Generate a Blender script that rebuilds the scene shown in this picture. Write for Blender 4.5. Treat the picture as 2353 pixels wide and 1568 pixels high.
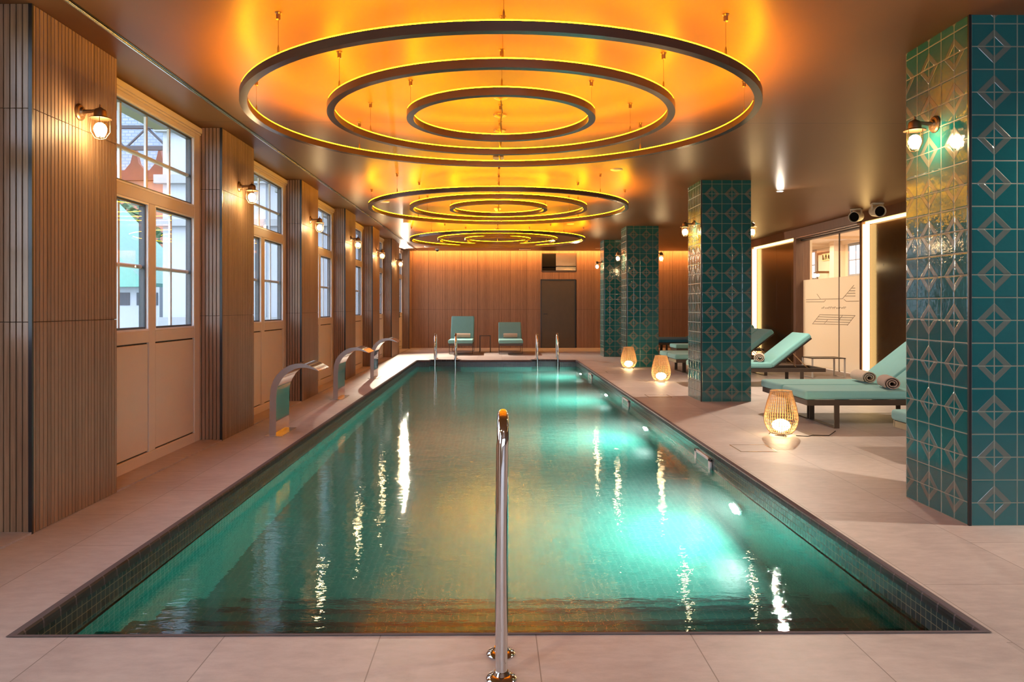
import bpy, bmesh, math, random
from mathutils import Vector, Matrix
random.seed(7)
PI = math.pi
for o in list(bpy.data.objects):
    bpy.data.objects.remove(o, do_unlink=True)
SC = bpy.context.scene
COL = SC.collection

# ------------------------------------------------------------------ camera
cam_d = bpy.data.cameras.new('camera')
cam = bpy.data.objects.new('camera', cam_d)
COL.objects.link(cam)
cam.location = (0, 0, 1.25)
cam.rotation_euler = (PI / 2, 0, -0.0104)
cam_d.sensor_width = 36.0
cam_d.lens = 1730 / 2353 * 36.0
cam_d.shift_x = 19.5 / 2353
cam_d.shift_y = -79.0 / 2353
cam_d.clip_start = 0.05
cam_d.clip_end = 300
SC.camera = cam

# ------------------------------------------------------------------ view, sky
SC.view_settings.view_transform = 'Standard'
SC.view_settings.look = 'None'
SC.view_settings.gamma = 1.0
SC.view_settings.use_curve_mapping = False
SC.view_settings.exposure = 1.12
SC.cycles.max_bounces = 9
SC.cycles.diffuse_bounces = 4
SC.cycles.glossy_bounces = 4
SC.cycles.transmission_bounces = 6
SC.cycles.transparent_max_bounces = 12
SC.cycles.sample_clamp_indirect = 5.0
SC.cycles.caustics_refractive = False
SC.cycles.caustics_reflective = False
SC.cycles.use_denoising = True

world = bpy.data.worlds.new('overcast_sky')
SC.world = world
world.use_nodes = True
bg = world.node_tree.nodes['Background']
bg.inputs[0].default_value = (0.68, 0.80, 1.0, 1)
bg.inputs[1].default_value = 3.0

# key dimensions (metres; camera stands at x 0, y 0)
CEIL = 2.915
WL, PL = -2.75, -2.546          # window plane, pillar face on the window side
WR = 6.46                       # far side wall
YB = 22.8                       # back wall
PX0, PX1, PY0, PY1 = -1.84, 1.89, 2.87, 17.58   # pool
WATER = -0.155
POOLZ = -1.405
PILLARS = [(-1.6, -0.67), (1.28, 2.21), (4.16, 5.09), (7.03, 7.96), (9.90, 10.83), (12.78, 13.71), (15.6, 16.53), (18.45, 19.9), (22.2, 22.795)]
COLS = [4.265, 9.874, 15.5, 18.75]
COLX, COLW = 2.70, 0.66

def area_light(name, loc, rot, sx, sy, power, color, shape='RECTANGLE', spread=PI):
    d = bpy.data.lights.new(name, 'AREA')
    d.shape = shape; d.size = sx; d.size_y = sy
    d.energy = power; d.color = color; d.spread = spread
    o = bpy.data.objects.new(name, d); COL.objects.link(o)
    o.location = loc; o.rotation_euler = rot
    return o

def spot_light(name, loc, power, color, size=2.4, blend=0.5, r=0.04):
    d = bpy.data.lights.new(name, 'SPOT')
    d.energy = power; d.color = color; d.spot_size = size; d.spot_blend = blend; d.shadow_soft_size = r
    o = bpy.data.objects.new(name, d); COL.objects.link(o)
    o.location = loc
    return o

# ceiling downlights, the last three unseen and added for light (their fittings are built further down)
# x, y, watts, aim point, cone
SPOTS = [(4.09, 10.79, 260, (4.3, 9.6, 0), 2.7), (-2.60, 21.5, 1300, (3.4, 8.5, 0.2), 1.9), (4.3, 4.0, 200, (4.3, 4.0, 0), 2.6), (0.6, 0.3, 40, (0.6, 0.3, 0), 2.6), (-1.4, 0.8, 50, (-1.4, 0.8, 0), 2.6)]
for x, y, w, aim, cone in SPOTS:
    o = spot_light('downlight_beam', (x, y, CEIL - 0.012), w, (1.0, 0.84, 0.64), cone)
    o.rotation_euler = (Vector(aim) - o.location).to_track_quat('-Z', 'Y').to_euler()
# underwater lamps
UW = [5.83, 9.3, 12.6, 16.4]
for y in UW:
    area_light('underwater_beam', (PX1 - 0.045, y, -0.76), (0, PI / 2 , 0), 0.17, 0.17, 54, (1.0, 0.97, 0.90), 'DISK', PI)
# unseen fill lamps added to brighten the gym behind the glass doors
area_light('side_room_fill_lamp', (8.9, 16.0, 3.2), (0, 0, 0), 3.2, 6.0, 190, (1.0, 0.84, 0.62))
area_light('side_room_fill_lamp', (8.9, 23.0, 3.2), (0, 0, 0), 3.2, 6.0, 150, (1.0, 0.84, 0.66))

# ------------------------------------------------------------------ mesh helpers
class MB:
    def __init__(s):
        s.v = []; s.f = []; s.uv = {}
    def quad(s, a, b, c, d, uv=None):
        n = len(s.v); s.v += [tuple(a), tuple(b), tuple(c), tuple(d)]
        s.f.append((n, n + 1, n + 2, n + 3))
        if uv: s.uv[len(s.f) - 1] = uv
        return s
    def box(s, x0, x1, y0, y1, z0, z1):
        n = len(s.v)
        s.v += [(x0, y0, z0), (x1, y0, z0), (x1, y1, z0), (x0, y1, z0), (x0, y0, z1), (x1, y0, z1), (x1, y1, z1), (x0, y1, z1)]
        for f in ((0, 3, 2, 1), (4, 5, 6, 7), (0, 1, 5, 4), (1, 2, 6, 5), (2, 3, 7, 6), (3, 0, 4, 7)):
            s.f.append(tuple(n + i for i in f))
        return s
    def cbox(s, c, size):
        return s.box(c[0] - size[0] / 2, c[0] + size[0] / 2, c[1] - size[1] / 2, c[1] + size[1] / 2, c[2] - size[2] / 2, c[2] + size[2] / 2)
    def xf(s, m, start=0):
        for i in range(start, len(s.v)):
            s.v[i] = tuple(m @ Vector(s.v[i]))
        return s
    def prism(s, pts, axis, a, b):
        # pts: 2-D outline; axis 'y' -> (x,z) extruded in y ; 'x' -> (y,z) ; 'z' -> (x,y)
        def P(p, t):
            return {'y': (p[0], t, p[1]), 'x': (t, p[0], p[1]), 'z': (p[0], p[1], t)}[axis]
        n = len(s.v); k = len(pts)
        s.v += [P(p, a) for p in pts] + [P(p, b) for p in pts]
        s.f.append(tuple(n + i for i in range(k))[::-1])
        s.f.append(tuple(n + k + i for i in range(k)))
        for i in range(k):
            j = (i + 1) % k
            s.f.append((n + i, n + j, n + k + j, n + k + i))
        return s
    def lathe(s, prof, seg=24, c=(0, 0, 0), close=False, caps=True):
        n = len(s.v); k = len(prof)
        for i in range(seg):
            a = 2 * PI * i / seg
            for r, z in prof:
                s.v.append((c[0] + r * math.cos(a), c[1] + r * math.sin(a), c[2] + z))
        for i in range(seg):
            j = (i + 1) % seg
            for q in range(k if close else k - 1):
                w = (q + 1) % k
                s.f.append((n + i * k + q, n + j * k + q, n + j * k + w, n + i * k + w))
        if caps and not close:
            if prof[0][0] > 1e-6: s.f.append(tuple(n + i * k for i in range(seg))[::-1])
            if prof[-1][0] > 1e-6: s.f.append(tuple(n + i * k + k - 1 for i in range(seg)))
        return s
    def tube(s, pts, r, seg=10, closed=False, flat=1.0):
        pts = [Vector(p) for p in pts]; m = len(pts); n = len(s.v)
        rr = r if isinstance(r, (list, tuple)) else [r] * m
        up = None
        for i, p in enumerate(pts):
            if closed: t = pts[(i + 1) % m] - pts[i - 1]
            else: t = pts[min(i + 1, m - 1)] - pts[max(i - 1, 0)]
            t.normalize()
            if up is None:
                up = Vector((0, 0, 1)) if abs(t.z) < 0.9 else Vector((1, 0, 0))
            u = (up - t * up.dot(t)).normalized(); w = t.cross(u); up = u
            for q in range(seg):
                a = 2 * PI * q / seg
                s.v.append(tuple(p + u * math.cos(a) * rr[i] + w * math.sin(a) * rr[i] * flat))
        for i in range(m if closed else m - 1):
            j = (i + 1) % m
            for q in range(seg):
                e = (q + 1) % seg
                s.f.append((n + i * seg + q, n + i * seg + e, n + j * seg + e, n + j * seg + q))
        if not closed:
            s.f.append(tuple(n + q for q in range(seg))[::-1])
            s.f.append(tuple(n + (m - 1) * seg + q for q in range(seg)))
        return s
    def build(s, name, mat, parent=None, smooth=False, bevel=0, seg=2, angle=0.6):
        me = bpy.data.meshes.new(name)
        me.from_pydata(s.v, [], s.f)
        if s.uv:
            ul = me.uv_layers.new(name='UVMap')
            for fi, uvs in s.uv.items():
                p = me.polygons[fi]
                for li, uvc in zip(p.loop_indices, uvs): ul.data[li].uv = uvc
        me.update()
        if mat: me.materials.append(mat)
        if smooth:
            for p in me.polygons: p.use_smooth = True
        o = bpy.data.objects.new(name, me); COL.objects.link(o)
        if smooth and angle < 3:
            try: me.set_sharp_from_angle(angle=angle)
            except Exception: pass
        if bevel:
            b = o.modifiers.new('bevel', 'BEVEL'); b.width = bevel; b.segments = seg; b.limit_method = 'ANGLE'
            b.angle_limit = 0.6
        if parent: o.parent = parent
        return o

def thing(name, label, cat, loc=(0, 0, 0), rz=0, group=None, kind=None):
    o = bpy.data.objects.new(name, None); COL.objects.link(o)
    o.empty_display_size = 0.1
    o.location = loc; o.rotation_euler = (0, 0, rz)
    return tag(o, label, cat, group, kind)
def tag(o, label=None, cat=None, group=None, kind=None):
    if label: o['label'] = label
    if cat: o['category'] = cat
    if group: o['group'] = group
    if kind: o['kind'] = kind
    return o
def dup(root, loc=None, rz=None, label=None, group=None):
    r = root.copy(); COL.objects.link(r)
    if loc is not None: r.location = loc
    if rz is not None: r.rotation_euler = (0, 0, rz)
    if label: r['label'] = label
    if group: r['group'] = group
    for ch in list(root.children):
        c = ch.copy(); COL.objects.link(c); c.parent = r
        for g in ch.children:
            d = g.copy(); COL.objects.link(d); d.parent = c
    return r

# ------------------------------------------------------------------ materials
class NT:
    def __init__(s, name):
        s.m = bpy.data.materials.new(name); s.m.use_nodes = True
        s.t = s.m.node_tree; s.t.nodes.clear()
        s.out = s.t.nodes.new('ShaderNodeOutputMaterial')
    def n(s, typ, **kw):
        nd = s.t.nodes.new(typ)
        for k, v in kw.items(): setattr(nd, k, v)
        return nd
    def l(s, a, b): s.t.links.new(a, b)
    def val(s, sock, v):
        if hasattr(v, 'is_linked') or hasattr(v, 'links'): s.l(v, sock)
        else: sock.default_value = v
    def math(s, op, a, b=None, c=None):
        nd = s.n('ShaderNodeMath', operation=op)
        s.val(nd.inputs[0], a)
        if b is not None: s.val(nd.inputs[1], b)
        if c is not None: s.val(nd.inputs[2], c)
        return nd.outputs[0]
    def mix(s, f, a, b):
        nd = s.n('ShaderNodeMix', data_type='RGBA')
        s.val(nd.inputs[0], f)
        s.val(nd.inputs[6], a if not isinstance(a, tuple) else (*a, 1)[:4])
        s.val(nd.inputs[7], b if not isinstance(b, tuple) else (*b, 1)[:4])
        return nd.outputs[2]
    def noise(s, vec, scale, detail=3, rough=0.5, scl=None, dist=0):
        if scl:
            mp = s.n('ShaderNodeMapping'); mp.inputs['Scale'].default_value = scl; s.l(vec, mp.inputs[0]); vec = mp.outputs[0]
        nd = s.n('ShaderNodeTexNoise'); s.l(vec, nd.inputs['Vector'])
        nd.inputs['Scale'].default_value = scale; nd.inputs['Detail'].default_value = detail
        nd.inputs['Roughness'].default_value = rough; nd.inputs['Distortion'].default_value = dist
        return nd.outputs['Fac']
    def obj(s): return s.n('ShaderNodeTexCoord').outputs['Object']
    def sep(s, v):
        nd = s.n('ShaderNodeSeparateXYZ'); s.l(v, nd.inputs[0]); return nd.outputs
    def comb(s, x, y, z=0.0):
        nd = s.n('ShaderNodeCombineXYZ'); s.val(nd.inputs[0], x); s.val(nd.inputs[1], y); s.val(nd.inputs[2], z); return nd.outputs[0]
    def bump(s, h, strength=0.3, dist=0.01):
        nd = s.n('ShaderNodeBump'); s.l(h, nd.inputs['Height']); nd.inputs['Strength'].default_value = strength
        nd.inputs['Distance'].default_value = dist; return nd.outputs[0]
    def pbr(s, color, rough=0.5, metal=0.0, normal=None, spec=0.5, coat=0.0, sheen=0.0, trans=0.0):
        p = s.n('ShaderNodeBsdfPrincipled')
        s.val(p.inputs['Base Color'], (*color, 1)[:4] if isinstance(color, tuple) else color)
        s.val(p.inputs['Roughness'], rough); s.val(p.inputs['Metallic'], metal)
        p.inputs['Specular IOR Level'].default_value = spec
        p.inputs['Coat Weight'].default_value = coat; p.inputs['Coat Roughness'].default_value = 0.08
        p.inputs['Sheen Weight'].default_value = sheen
        if normal is not None: s.l(normal, p.inputs['Normal'])
        s.l(p.outputs[0], s.out.inputs['Surface'])
        return p

def plain(name, color, rough=0.5, metal=0.0, var=0.06, scale=6, bump=0.0, bscale=60, **kw):
    m = NT(name); v = m.obj()
    n = m.noise(v, scale, 3)
    c0 = tuple(c * (1 - var) for c in color); c1 = tuple(min(1, c * (1 + var)) for c in color)
    nm = m.bump(m.noise(v, bscale, 2), bump, 0.004) if bump else None
    m.pbr(m.mix(n, c0, c1), rough, metal, nm, **kw)
    return m.m
def emit(name, color, strength):
    m = NT(name); e = m.n('ShaderNodeEmission'); e.inputs[0].default_value = (*color, 1); e.inputs[1].default_value = strength
    m.l(e.outputs[0], m.out.inputs['Surface'])
    return m.m

def mat_floor():
    m = NT('large_stone_tile'); v = m.obj(); x, y, z = m.sep(v)
    u = m.math('DIVIDE', m.math('SUBTRACT', x, 0.153), 0.59)
    col = m.math('FLOOR', u); fu = m.math('FRACT', u)
    side = m.math('GREATER_THAN', m.math('ABSOLUTE', x), 1.9)
    off = m.math('ADD', 3.3, m.math('MULTIPLY', side, 0.66))
    odd = m.math('MULTIPLY', m.math('FRACT', m.math('MULTIPLY', col, 0.5)), m.math('MULTIPLY', side, 1.17))
    w = m.math('DIVIDE', m.math('SUBTRACT', m.math('SUBTRACT', y, off), odd), 1.18)
    fw = m.math('FRACT', w); row = m.math('FLOOR', w)
    g1 = m.math('LESS_THAN', m.math('ABSOLUTE', m.math('SUBTRACT', fu, 0.5)), 0.4965)
    g2 = m.math('LESS_THAN', m.math('ABSOLUTE', m.math('SUBTRACT', fw, 0.5)), 0.4983)
    tile = m.math('MULTIPLY', g1, g2)
    wn = m.n('ShaderNodeTexWhiteNoise', noise_dimensions='2D'); m.l(m.comb(col, row), wn.inputs[0])
    n1 = m.noise(v, 1.3, 5, 0.6, dist=0.6); n2 = m.noise(v, 9, 5, 0.65, scl=(1, 2.2, 1)); n3 = m.noise(v, 160, 2)
    t = m.math('ADD', m.math('MULTIPLY', n1, 0.5), m.math('MULTIPLY', n2, 0.5))
    t = m.math('ADD', t, m.math('MULTIPLY', m.math('SUBTRACT', wn.outputs['Value'], 0.5), 0.14))
    ramp = m.n('ShaderNodeValToRGB'); m.l(t, ramp.inputs[0])
    ramp.color_ramp.elements[0].position = 0.36; ramp.color_ramp.elements[0].color = (0.335, 0.28, 0.275, 1)
    ramp.color_ramp.elements[1].position = 0.66; ramp.color_ramp.elements[1].color = (0.51, 0.445, 0.435, 1)
    c = m.mix(m.math('MULTIPLY', n3, 0.16), ramp.outputs[0], (0.6, 0.53, 0.51))
    c = m.mix(tile, (0.22, 0.18, 0.165), c)
    h = m.math('ADD', m.math('MULTIPLY', tile, 1.0), m.math('MULTIPLY', n3, 0.12))
    m.pbr(c, m.math('ADD', 0.38, m.math('MULTIPLY', n2, 0.2)), 0, m.bump(h, 0.25, 0.004), spec=0.4)
    return m.m

def mat_wood(name, c0, c1, rough=0.42, jitter=True):
    m = NT(name); v = m.obj(); x, y, z = m.sep(v)
    g = m.noise(v, 14, 4, 0.6, scl=(4, 4, 0.25)); g2 = m.noise(v, 60, 2, 0.5, scl=(2, 2, 0.06))
    # every slat its own tone
    s = m.math('FLOOR', m.math('DIVIDE', m.math('ADD', x, y), 0.035))
    wn = m.n('ShaderNodeTexWhiteNoise', noise_dimensions='1D'); m.l(s, wn.inputs['W'])
    t = m.math('ADD', m.math('MULTIPLY', g, 0.5), m.math('MULTIPLY', g2, 0.35))
    t = m.math('ADD', t, m.math('MULTIPLY', wn.outputs['Value'], 0.22 if jitter else 0.0))
    ramp = m.n('ShaderNodeValToRGB'); m.l(t, ramp.inputs[0])
    ramp.color_ramp.elements[0].position = 0.28; ramp.color_ramp.elements[0].color = (*c0, 1)
    ramp.color_ramp.elements[1].position = 0.78; ramp.color_ramp.elements[1].color = (*c1, 1)
    m.pbr(ramp.outputs[0], rough, 0, m.bump(g2, 0.15, 0.002), spec=0.5)
    return m.m

def mat_ceiling():
    m = NT('satin_bronze_ceiling'); v = m.obj()
    n = m.noise(v, 1.2, 3); n2 = m.noise(v, 240, 2)
    y = m.sep(v)[1]
    fy = m.math('FRACT', m.math('DIVIDE', m.math('SUBTRACT', y, 2.0), 4.8))
    seam = m.math('LESS_THAN', fy, 0.0016)
    c = m.mix(n, (0.22, 0.102, 0.046), (0.255, 0.120, 0.056))
    c = m.mix(seam, c, (0.05, 0.025, 0.02))
    m.pbr(c, 0.40, 0.0, m.bump(n2, 0.04, 0.002), spec=0.12)
    return m.m

def mat_column_tile():
    """Glazed tiles, one uv unit per tile: raised diamond bands round every second grid crossing."""
    m = NT('glazed_teal_relief_tile'); uv = m.n('ShaderNodeTexCoord').outputs['UV']
    u, w, _ = m.sep(uv)
    def tri(q):   # distance to the nearest odd grid line, in tiles
        return m.math('ABSOLUTE', m.math('SUBTRACT', m.math('FLOORED_MODULO', q, 2.0), 1.0))
    d = m.math('ADD', tri(u), tri(w))
    band = m.math('MULTIPLY', m.math('GREATER_THAN', d, 0.43), m.math('LESS_THAN', d, 0.77))
    def edge(q):
        f = m.math('FRACT', q)
        return m.math('SUBTRACT', 0.5, m.math('ABSOLUTE', m.math('SUBTRACT', f, 0.5)))
    e = m.math('MINIMUM', edge(u), edge(w))
    grout = m.math('LESS_THAN', e, 0.024)
    soft = m.n('ShaderNodeMapRange'); m.l(e, soft.inputs[0]); soft.inputs[1].default_value = 0.0; soft.inputs[2].default_value = 0.07
    # relief: bevelled band
    bd = m.math('SUBTRACT', 0.17, m.math('ABSOLUTE', m.math('SUBTRACT', d, 0.60)))
    br = m.n('ShaderNodeMapRange'); m.l(bd, br.inputs[0]); br.inputs[1].default_value = 0.0; br.inputs[2].default_value = 0.04
    # every tile tilts a little and has an uneven glaze
    cell = m.comb(m.math('FLOOR', u), m.math('FLOOR', w))
    wn = m.n('ShaderNodeTexWhiteNoise', noise_dimensions='2D'); m.l(cell, wn.inputs[0])
    r, g, b = m.sep(wn.outputs['Color'])
    tilt = m.math('ADD', m.math('MULTIPLY', m.math('SUBTRACT', r, 0.5), m.math('FRACT', u)), m.math('MULTIPLY', m.math('SUBTRACT', g, 0.5), m.math('FRACT', w)))
    wav = m.noise(uv, 2.6, 2, 0.5); wav2 = m.noise(uv, 9, 2, 0.5)
    h = m.math('ADD', m.math('MULTIPLY', soft.outputs[0], 0.8), m.math('MULTIPLY', br.outputs[0], 0.9))
    h = m.math('ADD', h, m.math('MULTIPLY', tilt, 0.8))
    h = m.math('ADD', h, m.math('ADD', m.math('MULTIPLY', wav, 0.9), m.math('MULTIPLY', wav2, 0.16)))
    glaze = m.mix(m.math('ADD', m.math('MULTIPLY', wn.outputs['Value'], 0.5), m.math('MULTIPLY', wav, 0.4)), (0.005, 0.10, 0.115), (0.010, 0.135, 0.145))
    c = m.mix(band, glaze, (0.115, 0.145, 0.13))
    c = m.mix(grout, c, (0.20, 0.22, 0.17))
    rough = m.math('ADD', 0.07, m.math('MULTIPLY', grout, 0.5))
    rough = m.math('ADD', rough, m.math('MULTIPLY', band, 0.12))
    m.pbr(c, rough, 0, m.bump(h, 0.55, 0.0028), spec=0.75, coat=0.25)
    return m.m

def mat_mosaic(name, c0, c1, grout, pitch=0.05, rough=0.2, spec=0.5):
    m = NT(name); v = m.obj(); x, y, z = m.sep(v)
    gs = []; cells = []
    for a in (x, y, z):
        q = m.math('DIVIDE', a, pitch)
        gs.append(m.math('LESS_THAN', m.math('FRACT', q), 0.075)); cells.append(m.math('FLOOR', q))
    g = m.math('MAXIMUM', gs[0], m.math('MAXIMUM', gs[1], gs[2]))
    wn = m.n('ShaderNodeTexWhiteNoise', noise_dimensions='3D'); m.l(m.comb(*cells), wn.inputs[0])
    c = m.mix(wn.outputs['Value'], c0, c1)
    c = m.mix(g, c, grout)
    h = m.math('SUBTRACT', 1.0, g)
    m.pbr(c, m.math('ADD', rough, m.math('MULTIPLY', g, 0.5)), 0, m.bump(h, 0.3, 0.003), spec=spec)
    return m.m

def mat_water():
    m = NT('pool_water'); v = m.obj()
    n1 = m.noise(v, 2.3, 2, 0.5); n2 = m.noise(v, 9, 2, 0.45, scl=(0.7, 1.5, 1)); n3 = m.noise(v, 30, 2, 0.5, scl=(0.6, 1.8, 1))
    h = m.math('ADD', m.math('MULTIPLY', n1, 0.6), m.math('ADD', m.math('MULTIPLY', n2, 0.27), m.math('MULTIPLY', n3, 0.13)))
    nm = m.bump(h, 0.34, 0.02)
    gl = m.n('ShaderNodeBsdfGlass'); gl.inputs['IOR'].default_value = 1.333; gl.inputs['Roughness'].default_value = 0.0
    gl.inputs['Color'].default_value = (1, 1, 1, 1)
    m.l(nm, gl.inputs['Normal']); m.l(gl.outputs[0], m.out.inputs['Surface'])
    ab = m.n('ShaderNodeVolumeAbsorption'); ab.inputs[0].default_value = (0.34, 0.90, 0.82, 1); ab.inputs[1].default_value = 0.34
    sc = m.n('ShaderNodeVolumeScatter'); sc.inputs[0].default_value = (0.75, 1.0, 0.92, 1); sc.inputs[1].default_value = 0.13
    sc.inputs['Anisotropy'].default_value = 0.3
    ad = m.n('ShaderNodeAddShader'); m.l(ab.outputs[0], ad.inputs[0]); m.l(sc.outputs[0], ad.inputs[1])
    m.l(ad.outputs[0], m.out.inputs['Volume'])
    return m.m

def schlick(m, f0=0.04):
    g = m.n('ShaderNodeNewGeometry'); d = m.n('ShaderNodeVectorMath', operation='DOT_PRODUCT')
    m.l(g.outputs['Normal'], d.inputs[0]); m.l(g.outputs['Incoming'], d.inputs[1])
    c = m.math('SUBTRACT', 1.0, m.math('ABSOLUTE', d.outputs['Value']))
    return m.math('ADD', f0, m.math('MULTIPLY', m.math('POWER', c, 5.0), 1.0 - f0))

def mat_glass(name, tint=(1, 1, 1), refl=1.0, rough=0.0):
    m = NT(name)
    tr = m.n('ShaderNodeBsdfTransparent'); tr.inputs[0].default_value = (*tint, 1)
    gl = m.n('ShaderNodeBsdfGlossy'); gl.inputs['Roughness'].default_value = rough
    mx = m.n('ShaderNodeMixShader')
    m.l(m.math('MULTIPLY', schlick(m), refl), mx.inputs[0]); m.l(tr.outputs[0], mx.inputs[1]); m.l(gl.outputs[0], mx.inputs[2])
    m.l(mx.outputs[0], m.out.inputs['Surface'])
    return m.m

def mat_frosted():
    m = NT('frosted_film_glass')
    d = m.n('ShaderNodeBsdfDiffuse'); d.inputs[0].default_value = (0.86, 0.78, 0.66, 1)
    t = m.n('ShaderNodeBsdfTranslucent'); t.inputs[0].default_value = (0.9, 0.84, 0.74, 1)
    mx = m.n('ShaderNodeMixShader'); mx.inputs[0].default_value = 0.55
    m.l(d.outputs[0], mx.inputs[1]); m.l(t.outputs[0], mx.inputs[2])
    g = m.n('ShaderNodeBsdfGlossy'); g.inputs['Roughness'].default_value = 0.12
    m2 = m.n('ShaderNodeMixShader'); m.l(m.math('MULTIPLY', schlick(m), 0.6), m2.inputs[0]); m.l(mx.outputs[0], m2.inputs[1]); m.l(g.outputs[0], m2.inputs[2])
    m.l(m2.outputs[0], m.out.inputs['Surface'])
    return m.m

def mat_fabric(name, color, var=0.12, scale=260, bumps=0.35, rough=0.9):
    m = NT(name); v = m.obj()
    n = m.noise(v, scale, 2); n2 = m.noise(v, 7, 3)
    c = m.mix(m.math('ADD', m.math('MULTIPLY', n, 0.6), m.math('MULTIPLY', n2, 0.4)), tuple(q * (1 - var) for q in color), tuple(min(1, q * (1 + var)) for q in color))
    h = m.math('ADD', n, m.math('MULTIPLY', n2, 2.0))
    m.pbr(c, rough, 0, m.bump(h, bumps, 0.003), spec=0.2, sheen=0.15)
    return m.m

M = {}
M['floor'] = mat_floor()
M['slat'] = mat_wood('brown_ribbed_cladding', (0.17, 0.095, 0.056), (0.38, 0.235, 0.145), 0.34)
M['returnslat'] = M['slat']
M['slat'] = mat_wood('brown_ribbed_cladding_matt', (0.17, 0.092, 0.05), (0.38, 0.23, 0.135), 0.55)
M['backslat'] = mat_wood('brown_wall_cladding', (0.22, 0.112, 0.062), (0.43, 0.235, 0.135), 0.45)
M['groove'] = plain('dark_groove', (0.018, 0.011, 0.008), 0.8)
M['blacktrim'] = plain('black_metal_trim', (0.012, 0.011, 0.014), 0.35)
M['ceiling'] = mat_ceiling()
M['tile'] = mat_column_tile()
M['mosaic'] = mat_mosaic('teal_pool_mosaic', (0.018, 0.25, 0.21), (0.04, 0.34, 0.28), (0.18, 0.38, 0.32))
M['waterline'] = mat_mosaic('slate_waterline_mosaic', (0.022, 0.036, 0.044), (0.045, 0.066, 0.072), (0.20, 0.18, 0.11), 0.04, 0.2)
M['coping'] = mat_mosaic('dark_coping_tile', (0.012, 0.008, 0.011), (0.024, 0.016, 0.020), (0.12, 0.10, 0.11), 0.117, 0.5, 0.25)
M['nosing'] = mat_mosaic('dark_step_nosing', (0.008, 0.012, 0.014), (0.016, 0.022, 0.024), (0.03, 0.03, 0.03), 0.05, 0.3)
M['water'] = mat_water()
M['white'] = plain('cream_white_paint', (0.70, 0.60, 0.49), 0.45, var=0.03, bump=0.03)
M['bead'] = plain('white_glazing_bead', (0.82, 0.80, 0.82), 0.35, var=0.02)
M['darkframe'] = plain('dark_outer_frame', (0.045, 0.048, 0.06), 0.4)
M['pane'] = mat_glass('clear_window_glass', (0.97, 0.98, 0.98), 1.0)
M['clear'] = mat_glass('clear_lamp_glass', (1.0, 0.95, 0.86), 0.8, 0.02)
M['doorglass'] = mat_glass('clear_door_glass', (0.98, 0.97, 0.95), 0.9)
M['frost'] = mat_frosted()
M['chrome'] = plain('polished_stainless_steel', (0.74, 0.72, 0.70), 0.06, 1.0, var=0.02)
M['brushed'] = plain('brushed_stainless_steel', (0.66, 0.65, 0.65), 0.26, 1.0, var=0.03)
M['bronze'] = plain('aged_brass_fitting', (0.22, 0.13, 0.07), 0.35, 0.85, var=0.15)
M['ringmetal'] = plain('bronze_ring_profile', (0.12, 0.070, 0.050), 0.24, 0.45, var=0.05)
M['led_amber'] = emit('amber_led_strip', (1.0, 0.41, 0.002), 27)
M['led_warm'] = emit('warm_led_strip', (1.0, 0.62, 0.22), 4.5)
M['led_cove'] = emit('amber_cove_strip', (1.0, 0.48, 0.12), 60)
M['bulb'] = emit('warm_bulb_glow', (1.0, 0.72, 0.38), 80)
M['globe'] = emit('lantern_globe_glow', (1.0, 0.74, 0.36), 17)
M['spotface'] = emit('downlight_lens', (1.0, 0.95, 0.86), 30)
M['uwlens'] = emit('underwater_lens', (0.92, 1.0, 0.92), 30)
M['wicker'] = plain('natural_wicker', (0.52, 0.30, 0.13), 0.6, var=0.2, scale=30)
M['teal'] = mat_fabric('teal_lounger_fabric', (0.20, 0.45, 0.45))
M['blue'] = mat_fabric('blue_lounger_fabric', (0.03, 0.17, 0.30))
M['towel'] = mat_fabric('beige_towelling', (0.56, 0.43, 0.33), 0.18, 120, 1.0)
M['towel2'] = mat_fabric('taupe_towelling', (0.36, 0.26, 0.22), 0.18, 120, 1.0)
M['frame'] = plain('bronze_powder_coat', (0.075, 0.052, 0.038), 0.4, 0.3)
M['darkglass'] = plain('smoked_mirror_panel', (0.050, 0.024, 0.010), 0.14, 0.0, var=0.2, spec=0.25)
M['post'] = mat_wood('brown_post_cladding', (0.13, 0.06, 0.035), (0.24, 0.12, 0.07), 0.4, False)
M['doordark'] = plain('dark_olive_metal_door', (0.080, 0.052, 0.022), 0.4, 0.1, var=0.15)
M['black'] = plain('matt_black', (0.006, 0.005, 0.005), 0.8, spec=0.1)
M['gold'] = plain('brass_mirror_panel', (0.62, 0.42, 0.24), 0.18, 0.9, var=0.12)
M['offwhite'] = plain('off_white_plastic', (0.66, 0.62, 0.56), 0.45, var=0.02)
M['skim'] = plain('white_skimmer_plastic', (0.92, 0.89, 0.87), 0.35, var=0.02)
M['skimin'] = plain('skimmer_throat', (0.20, 0.42, 0.34), 0.5)
M['sideroom'] = plain('cream_room_paint', (0.78, 0.64, 0.48), 0.7, var=0.03)
M['print'] = plain('grey_printed_line', (0.42, 0.34, 0.26), 0.7)
M['ext_white'] = plain('white_render', (0.40, 0.42, 0.45), 0.9, var=0.03)
M['ext_grey'] = plain('grey_moulding', (0.29, 0.30, 0.30), 0.9, var=0.05)
M['ext_green'] = plain('green_sheet_roof', (0.14, 0.34, 0.27), 0.5, var=0.1)
M['ext_pink'] = plain('pale_terracotta_render', (0.42, 0.19, 0.13), 0.9, var=0.12, scale=2)
M['ext_red'] = plain('dark_red_gables', (0.16, 0.045, 0.03), 0.8, var=0.2)
M['ext_iron'] = plain('grey_iron_truss', (0.05, 0.045, 0.055), 0.6)
M['leaf'] = plain('tree_leaves', (0.10, 0.19, 0.09), 0.8, var=0.5, scale=3)
M['bark'] = plain('tree_bark', (0.13, 0.09, 0.06), 0.9, var=0.3)
M['lawn'] = plain('lawn_grass', (0.30, 0.36, 0.15), 0.95, var=0.15, scale=2)
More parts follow.
